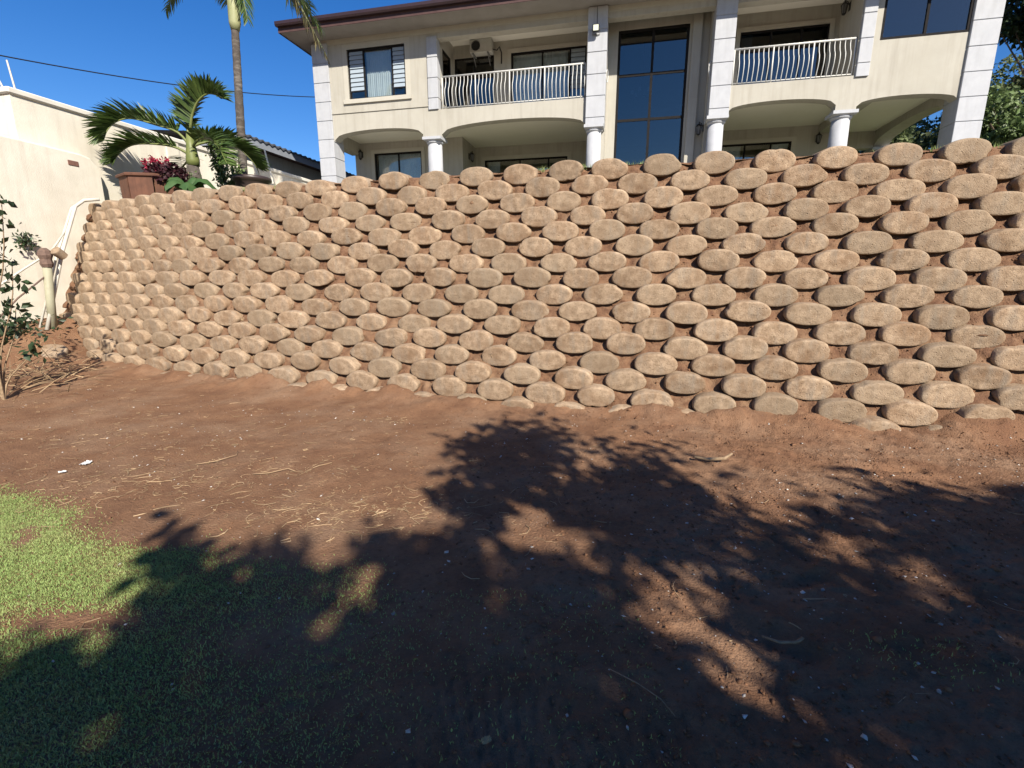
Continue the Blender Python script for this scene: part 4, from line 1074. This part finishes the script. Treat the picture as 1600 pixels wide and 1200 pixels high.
# ------------------------------------------------------------------ the shade tree behind the camera
# rows from y = 5.4 southwards, columns from x = -3.0, 0.14 m apart: how densely the crown shades the yard
SHADE = """
000000000000000000014444441000000000000000000000000000000000000000000000
000000000000000000014444431000000000000000000000000000000000000000000000
000000000000000000024555541000000000000000000000000000000000000000000000
000000000000000001235666642111111110000000000000000000000000000000000000
000000000000000012346777752222222210000000000000000000000000000000000000
000000000000000013467777753222222220000000000000000000000000000000000000
000000000000000014678888863333333320000000000000000000000000000000000000
000000000000000024799999974444444410000000000000000000000000000000000000
000000000000000014799999964455555410000000000000000000000000000000000000
000000000000000014689999864456665311100000111000000000000000000000000000
000000000000000003578998654467764322100001221000000000000000000000000000
000000000000000003558997554579964443000013420000000000000000000000000000
000000000000000003557997555699965442000034410000000000000000000000000000
000000000000000003668987666799865441001344433321233333333333333333333333
000000000000000002889977888899875420013445666535666666666666666666666666
000000000000000002999958999999974410144459999579999999999999999999999999
000010000000001100689735789999975421356679997899999999999999999999999999
000021000000001320278512579999975643588779989999999999999999999999999999
000004200000001551058400379999976955798599999999999999999999999999999999
000001752243102775578422488899758864444899999999999999999999999999999999
000000498459503899998444486798569950037999999999999999999999999999999999
000000179878865458999577777544699865665899999999999999999999999999999999
000000049999999405999599958005999999816999999999999999999999999999999999
000000005799997237996569984005999999489999999999999999999999999999999999
000000003779999658997779984007799998999999999999999999999999999999999999
111111213795999999999999996114899999999999999999999999999999999999999999
666666697999899999999999998304899999999999999999999999999999999999999999
999999999999999999999999999620899999999999999999999999999999999999999999
999999999999999999999999999974797999999999999999999999999999999999999999
999999999999969999999999999997566999999999999999999999999999999999999999
000000999999999999999999999999999999999999999999999999999999999999999999
000000999999999999999999999999999999999999999999999999999999999999999999
000000999999999999999999999999999999999999999999999999999999999999999999
000000999999999999999999999999999999999999999999999999999999999999999999
000000999999999999999999999999999999999999999999999999999999999999999999
000000999999999999999999999999999999999999999999999999999999999999999999
000000999999999999999999999999999999999999999999999999999999999999999999
000000999999999999999999999999999999999999999999999999999999999999999999
""".split()
sh = np.array([[int(c) for c in row] for row in SHADE], float) / 9
ny, nx = sh.shape
r = np.random.default_rng(77)
pts = []
for j in range(ny):
    for i in range(nx):
        y = 5.4 - 0.14 * j; x = -3.0 + 0.14 * i; v = sh[j, i]
        if x > 6.6: continue
        cnt = 0 if v < 0.12 else (18 if v > 0.93 else (11 if v > 0.75 else (4.6 if v > 0.5 else (1.3 if v > 0.3 else 0.25))))
        cnt = int(cnt) + (r.random() < cnt % 1)
        for _ in range(cnt):
            pts.append((x + r.uniform(-0.085, 0.085), y + r.uniform(-0.085, 0.085)))
pts = np.array(pts)
# crown continues towards the trunk, out of the picture
ex = np.stack([r.uniform(-2.0, 6.6, 14000), r.uniform(-3.2, 0.3, 14000)], 1)
ex = ex[(np.hypot((ex[:, 0] - 2.2) / 4.6, (ex[:, 1] - 0.5) / 3.6) < 1)]
pts = np.concatenate([pts, ex])
hgt = 5.1 + 1.5 * fbm(pts[:, 0], pts[:, 1], 0.8, 2, 201) + r.normal(0, 0.18, len(pts))
deep = pts[(pts[:, 1] < 1.2) & (pts[:, 0] > -1.2)]; deep = deep[r.random(len(deep)) < 0.6]
pts = np.concatenate([pts, deep]); hgt = np.concatenate([hgt, r.uniform(6.0, 8.6, len(deep))])     # extra high leaves added over the middle to block skylight and darken the shade
tcot = 1 / math.tan(SUN_EL)
hdir = np.array([math.sin(SUN_AZ), -math.cos(SUN_AZ)])
CP = np.stack([pts[:, 0] + hdir[0] * tcot * hgt, pts[:, 1] + hdir[1] * tcot * hgt, hgt], 1)
stree = empty('shade_tree', (4.6, -6.8, 0), 0, 'broad leafy tree behind the viewer whose shadow falls across the yard', 'tree')
CPl = CP - np.array([4.6, -6.8, 0])
mesh_obj('crown', np_mesh('crown', *leaf_cloud(CPl, 0.175, 1.7, 0.3, 88)), M['leaf'], stree)
MB().tube([(0, 0, -0.3), (0.1, 0.1, 1.2), (-0.1, 0.2, 2.4), (0, 0.3, 3.4), (0.05, 0.3, 4.6)], [0.30, 0.24, 0.2, 0.17, 0.1], 12).build('trunk', M['bark'], stree, True)
for k in range(34):
    q = Vector(CPl[r.integers(0, len(CPl))]); s0 = Vector((0, 0.25, 2.2 + 1.6 * r.random()))
    MB().tube([tuple(s0), tuple(s0.lerp(q, 0.35) + Vector((0, 0, 0.25))), tuple(s0.lerp(q, 0.7) + Vector((0, 0, 0.15))), tuple(q)], [0.075, 0.05, 0.03, 0.012], 6).build('limb', M['bark'], stree, True)

# ------------------------------------------------------------------ lawn, clods, pebbles, straw and litter
poly = np.array([(-9, 4.2), (-5.2, 3.75), (-3.84, 3.36), (-3.3, 3.1), (-2.77, 2.85), (-2.3, 2.70), (-1.9, 2.55), (-1.35, 2.48), (-0.85, 2.34), (-0.6, 2.05), (-0.55, 1.6), (-0.5, 0.6), (-9, 0.6)])
def inside(x, y, pg):
    c = np.zeros(len(x), bool); n = len(pg)
    for i in range(n):
        x0, y0 = pg[i]; x1, y1 = pg[(i + 1) % n]
        t = ((y0 > y) != (y1 > y)); xx = (x1 - x0) * (y - y0) / (y1 - y0 + 1e-12) + x0
        c ^= t & (x < xx)
    return c
N_ = 800000
gxr = rng.uniform(-4.9, 0.6, N_); gyr = rng.uniform(0.75, 4.0, N_)
wob = fbm(gxr, gyr, 2.2, 3, 301) * 0.16
ins = inside(gxr + rng.normal(0, 0.10, N_), gyr + wob * 1.5 + rng.normal(0, 0.055, N_), poly)
den = 0.5 + 0.75 * fbm(gxr, gyr, 1.6, 3, 311) + 0.35 * fbm(gxr, gyr, 6, 2, 321)
thin = 1 - 0.80 * sstep(-1.9, -0.9, gxr + 0.25 * (gyr - 1.5))
patch = sstep(-0.12, 0.25, den) * thin
# worn strip where the soil shows
worn = np.exp(-((gxr + 2.05) / 0.55) ** 2 - ((gyr - 1.98) / 0.13) ** 2) + 0.8 * np.exp(-((gxr + 1.1) / 0.35) ** 2 - ((gyr - 1.85) / 0.16) ** 2)
patch = patch * (1 - np.clip(worn * 1.1, 0, 1))
k_ = ins & (rng.random(N_) < patch * 0.95 + 0.02)
stray = (~ins) & (gxr > -2.5) & (gyr < 2.2) & (rng.random(N_) < 0.03)
k_ = k_ | stray
P = np.stack([gxr[k_], gyr[k_], ground_z(gxr[k_], gyr[k_]) - 0.004], 1)
tag(mesh_obj('lawn_grass', np_mesh('lawn_grass', *blades(P, 0.019, 0.0048, 0.9, 5)), M['grass']), 'short patchy green lawn grass at lower left', 'grass', kind='stuff')
P = np.stack([rng.uniform(1.0, 4.5, 5000), rng.uniform(0.8, 1.9, 5000)], 1)
P = P[(fbm(P[:, 0], P[:, 1], 2.5, 3, 401) > 0.28)]
P = np.c_[P, ground_z(P[:, 0], P[:, 1]) - 0.004]
tag(mesh_obj('sparse_grass', np_mesh('sparse_grass', *blades(P, 0.025, 0.0045, 0.9, 6)), M['grass']), 'sparse tufts of green grass in the shaded soil at lower right', 'grass', kind='stuff')

ico_v = np.array([(0, 0, 1), (.89, 0, .45), (.28, .85, .45), (-.72, .53, .45), (-.72, -.53, .45), (.28, -.85, .45), (.72, .53, -.45), (-.28, .85, -.45), (-.89, 0, -.45), (-.28, -.85, -.45), (.72, -.53, -.45), (0, 0, -1)])
ico_f = np.array([(0, 1, 2), (0, 2, 3), (0, 3, 4), (0, 4, 5), (0, 5, 1), (1, 6, 2), (2, 7, 3), (3, 8, 4), (4, 9, 5), (5, 10, 1), (6, 7, 2), (7, 8, 3), (8, 9, 4), (9, 10, 5), (10, 6, 1), (11, 7, 6), (11, 8, 7), (11, 9, 8), (11, 10, 9), (11, 6, 10)])
oct_v = np.array([(1, 0, 0), (0, 1, 0), (-1, 0, 0), (0, -1, 0), (0, 0, 1), (0, 0, -1)], float)
oct_f = np.array([(0, 1, 4), (1, 2, 4), (2, 3, 4), (3, 0, 4), (1, 0, 5), (2, 1, 5), (3, 2, 5), (0, 3, 5)])
def lumps(x, y, size, squash, seed, sv=oct_v, sf=oct_f):
    r = np.random.default_rng(seed); n = len(x); k = len(sv)
    a = r.uniform(0, 6.28, n); c, s = np.cos(a), np.sin(a)
    V = sv[None] * r.uniform(0.55, 1.35, (n, k, 1)) * size[:, None, None] * np.stack([r.uniform(0.7, 1.5, n), np.ones(n), squash * r.uniform(0.7, 1.2, n)], 1)[:, None]
    tl = r.normal(0, 0.35, n)[:, None]
    X = V[..., 0] * c[:, None] - V[..., 1] * s[:, None]; Y = V[..., 0] * s[:, None] + V[..., 1] * c[:, None]
    Z = V[..., 2] + tl * X + (ground_z(x, y) + size * squash * 0.35)[:, None]
    V = np.stack([X + x[:, None], Y + y[:, None], Z], -1).reshape(-1, 3)
    F = (sf[None] + k * np.arange(n)[:, None, None]).reshape(-1, 3)
    return V, F
def on_soil(n, seed, bias):
    r = np.random.default_rng(seed)
    x = r.uniform(-8, 7, n); y = 1.0 + 6.5 * r.random(n) ** 1.5
    ok = (foot_n(x, y) > 0.0) & (r.random(n) < bias(x, y))
    return x[ok], y[ok]
bias = lambda x, y: (0.10 + 0.90 * sstep(-1.4, 1.2, x + 0.7 * fbm(x, y, 0.7, 2, 512)) * np.clip(0.45 + 1.2 * fbm(x, y, 1.3, 2, 511), 0.08, 1)) * (1 - 0.8 * sstep(-0.4, -1.4, x) * sstep(2.9, 2.3, y))
x, y = on_soil(110000, 501, bias)
sz = 0.003 + 0.011 * rng.random(len(x)) ** 4
tag(mesh_obj('soil_clods', np_mesh('soil_clods', *lumps(x, y, sz, 0.7, 1)), M['clod']), 'small brown soil clods scattered over the yard', 'soil', kind='stuff')
x, y = on_soil(1500, 503, lambda x, y: sstep(-0.5, 1.5, x) * (0.3 + 0.7 * sstep(1.2, 0.2, foot_n(x, y))))
tag(mesh_obj('soil_lumps', np_mesh('soil_lumps', *lumps(x, y, 0.010 + 0.016 * rng.random(len(x)) ** 3, 0.6, 4, ico_v, ico_f)), M['clod']), 'larger brown soil lumps near the foot of the block wall', 'soil', kind='stuff')
x, y = on_soil(26000, 601, lambda x, y: (0.10 + 0.6 * np.clip(fbm(x, y, 0.9, 2, 611) + 0.25, 0, 1)) * (0.5 + 0.5 * sstep(-1.0, 0.8, x)))
sz = 0.0026 + 0.0115 * rng.random(len(x)) ** 4.5
tag(mesh_obj('pale_pebbles', np_mesh('pale_pebbles', *lumps(x, y, sz, 0.45, 2)), M['pebble']), 'pale pebbles and chips scattered over the soil', 'pebbles', kind='stuff')
# crumbs of soil caught in the pockets between the blocks
nb = 26000; iu = rng.integers(0, len(uu), nb); ih = rng.integers(8, len(hh), nb)
bxp, byp, bzp = BXv[iu, ih], BYv[iu, ih], HH[iu, ih]
ok = (byp < 9.5) & (bxp < 6.2); bxp, byp, bzp = bxp[ok], byp[ok], bzp[ok]
V, F = lumps(bxp, byp, 0.004 + 0.014 * rng.random(len(bxp)) ** 3, 0.8, 8)
V = V.reshape(-1, 6, 3); V[..., 2] += (bzp - ground_z(bxp, byp))[:, None]
tag(mesh_obj('bank_crumbs', np_mesh('bank_crumbs', V.reshape(-1, 3), F), M['clod']), 'crumbs of brown soil in the pockets between the blocks', 'soil', kind='stuff')
# straw and twig litter: bent strips lying on the soil
def litter(x, y, ln, rad, seed):
    r = np.random.default_rng(seed); b = MB(); rows = []
    for px, py, l, rr in zip(x, y, ln, rad):
        a = r.uniform(0, 6.28); bend = r.normal(0, 1.3); q = []
        for t in (-0.5, -0.17, 0.17, 0.5):
            aa = a + bend * t; X = px + math.cos(aa) * l * t; Y = py + math.sin(aa) * l * t
            q.append((X, Y, t))
        rows.append((q, rr))
    Z = ground_z(np.array([[c[0] for c in q] for q, _ in rows]), np.array([[c[1] for c in q] for q, _ in rows]))
    for (q, rr), zz in zip(rows, Z):
        h = max(zz) - 0.002
        b.tube([(X, Y, 0.4 * z_ + 0.6 * h + rr + abs(r.normal(0, 0.003))) for (X, Y, _), z_ in zip(q, zz)], [rr, rr, rr, rr * 0.5], 4, cap=False)
    return b
xs_, ys_ = [], []
for cx, cy, sx, sy, n in ((-3.1, 3.55, 0.55, 0.22, 260), (-2.0, 3.8, 0.45, 0.25, 170), (-1.15, 3.05, 0.45, 0.16, 360), (-0.5, 3.3, 0.5, 0.3, 90), (-3.9, 4.6, 1.1, 0.6, 420), (-1.5, 5.3, 0.25, 0.06, 40), (-1.6, 4.4, 1.0, 0.6, 110),
                          (-3.0, 2.95, 0.4, 0.12, 40), (0.6, 3.0, 0.8, 0.5, 34), (1.6, 2.4, 1.0, 0.6, 34), (0.3, 1.7, 0.8, 0.3, 12), (-6.0, 6.3, 0.7, 0.6, 220), (-8.25, 8.45, 0.35, 0.35, 260), (-7.3, 7.4, 0.6, 0.5, 160)):
    xs_ += list(rng.normal(cx, sx, n)); ys_ += list(rng.normal(cy, sy, n))
xs_, ys_ = np.array(xs_), np.array(ys_); ok = foot_n(xs_, ys_) > 0.05; xs_, ys_ = xs_[ok], ys_[ok]
ln = 0.014 + 0.17 * rng.random(len(xs_)) ** 4; rd = 0.001 + 0.0022 * rng.random(len(xs_)) ** 2
tag(litter(xs_, ys_, ln, rd, 3).build('straw_litter', M['straw']), 'dry straw and root litter strewn over the soil', 'straw', kind='stuff')
# heap of dry stalks under the left shrub
b = MB(); r = np.random.default_rng(9)
for _ in range(110):
    x, y = -7.05 + r.normal(0, 0.55), 6.75 + r.normal(0, 0.55); z = float(ground_z(x, y)) + 0.02 + abs(r.normal(0, 0.10)); a = r.uniform(0, 6.28); l = r.uniform(0.2, 0.7); t = r.normal(0.1, 0.35)
    d = Vector((math.cos(a) * math.cos(t), math.sin(a) * math.cos(t), abs(math.sin(t)))) * l
    b.tube([(x, y, z), tuple(Vector((x, y, z)) + d * 0.5 + Vector((0, 0, 0.02))), tuple(Vector((x, y, z)) + d)], [0.006, 0.005, 0.002], 4)
tag(b.build('dry_stalks', M['straw']), 'heap of dry straw coloured stalks under the left shrub', 'dry stalks', kind='stuff')

def lying(name, pts, rs, mt, label, cat):
    zz = max(float(ground_z(np.array(p[0]), np.array(p[1]))) for p in pts)
    p0 = Vector((pts[0][0], pts[0][1], zz))
    o = MB().tube([(p[0] - p0.x, p[1] - p0.y, p[2]) for p in pts], rs, 6).build(name, mt, None, True); o.location = p0
    tag(o, label, cat)
lying('stick', [(0.40, 1.68, 0.004), (0.50, 1.60, 0.009), (0.57, 1.53, 0.006), (0.60, 1.46, 0.004)], [0.002, 0.0024, 0.002, 0.0014], M['stick'], 'long thin bent straw coloured twig on the dark foreground soil', 'twig')
lying('stick', [(1.13, 1.87, 0.01), (1.19, 1.835, 0.008), (1.26, 1.83, 0.012), (1.30, 1.85, 0.016)], [0.005, 0.007, 0.007, 0.008], M['stick'], 'short thick curved stick in the shade at right', 'stick')
lying('stick', [(1.62, 4.02, 0.02), (1.72, 3.98, 0.015), (1.86, 3.96, 0.03), (1.94, 4.0, 0.06)], [0.012, 0.016, 0.016, 0.01], M['stick'], 'forked grey stick at the edge of the tree shadow', 'stick')
lying('stick', [(-2.15, 3.72, 0.01), (-2.02, 3.74, 0.012), (-1.9, 3.82, 0.02), (-1.82, 3.78, 0.01)], [0.003, 0.0038, 0.003, 0.002], M['straw'], 'curved dry root left of centre on the sunlit soil', 'root')
lying('stick', [(-2.75, 3.92, 0.01), (-2.62, 3.98, 0.014), (-2.52, 4.14, 0.012), (-2.56, 4.25, 0.01)], [0.003, 0.0038, 0.003, 0.002], M['straw'], 'hooked dry root near the white scraps', 'root')
def scrap(x, y, w, label, mt='paper', cat='litter', name='paper_scrap'):
    r = np.random.default_rng(int(abs(x) * 1000)); n = 7; vs = []
    for i in range(n):
        for j in range(n):
            u, v = i / (n - 1) - 0.5, j / (n - 1) - 0.5
            k = 1 - 0.35 * (abs(u) + abs(v)) + r.normal(0, 0.05)
            vs.append((u * w * k * 1.3, v * w * k, 0.012 + 0.25 * w * abs(r.normal(0, 0.5)) * (0.3 + abs(u))))
    o = MB().add(vs, [(i * n + j, i * n + j + 1, (i + 1) * n + j + 1, (i + 1) * n + j) for i in range(n - 1) for j in range(n - 1)]).build(name, M[mt])
    o.location = (x, y, float(ground_z(np.array(x), np.array(y)))); o.rotation_euler = (0, 0, r.uniform(0, 3))
    tag(o, label, cat)
scrap(-3.74, 3.96, 0.085, 'larger crumpled white scrap on the soil at left')
scrap(-3.77, 3.77, 0.05, 'smaller white scrap just left of the larger scrap')
scrap(-0.09, 1.37, 0.035, 'pale curled leaf on the dark soil at bottom centre', 'dead_leaf', 'leaf', 'dead_leaf')
scrap(-4.05, 3.38, 0.12, 'tan dry leaf lying along the upper edge of the lawn', 'dead_leaf', 'leaf', 'dead_leaf')
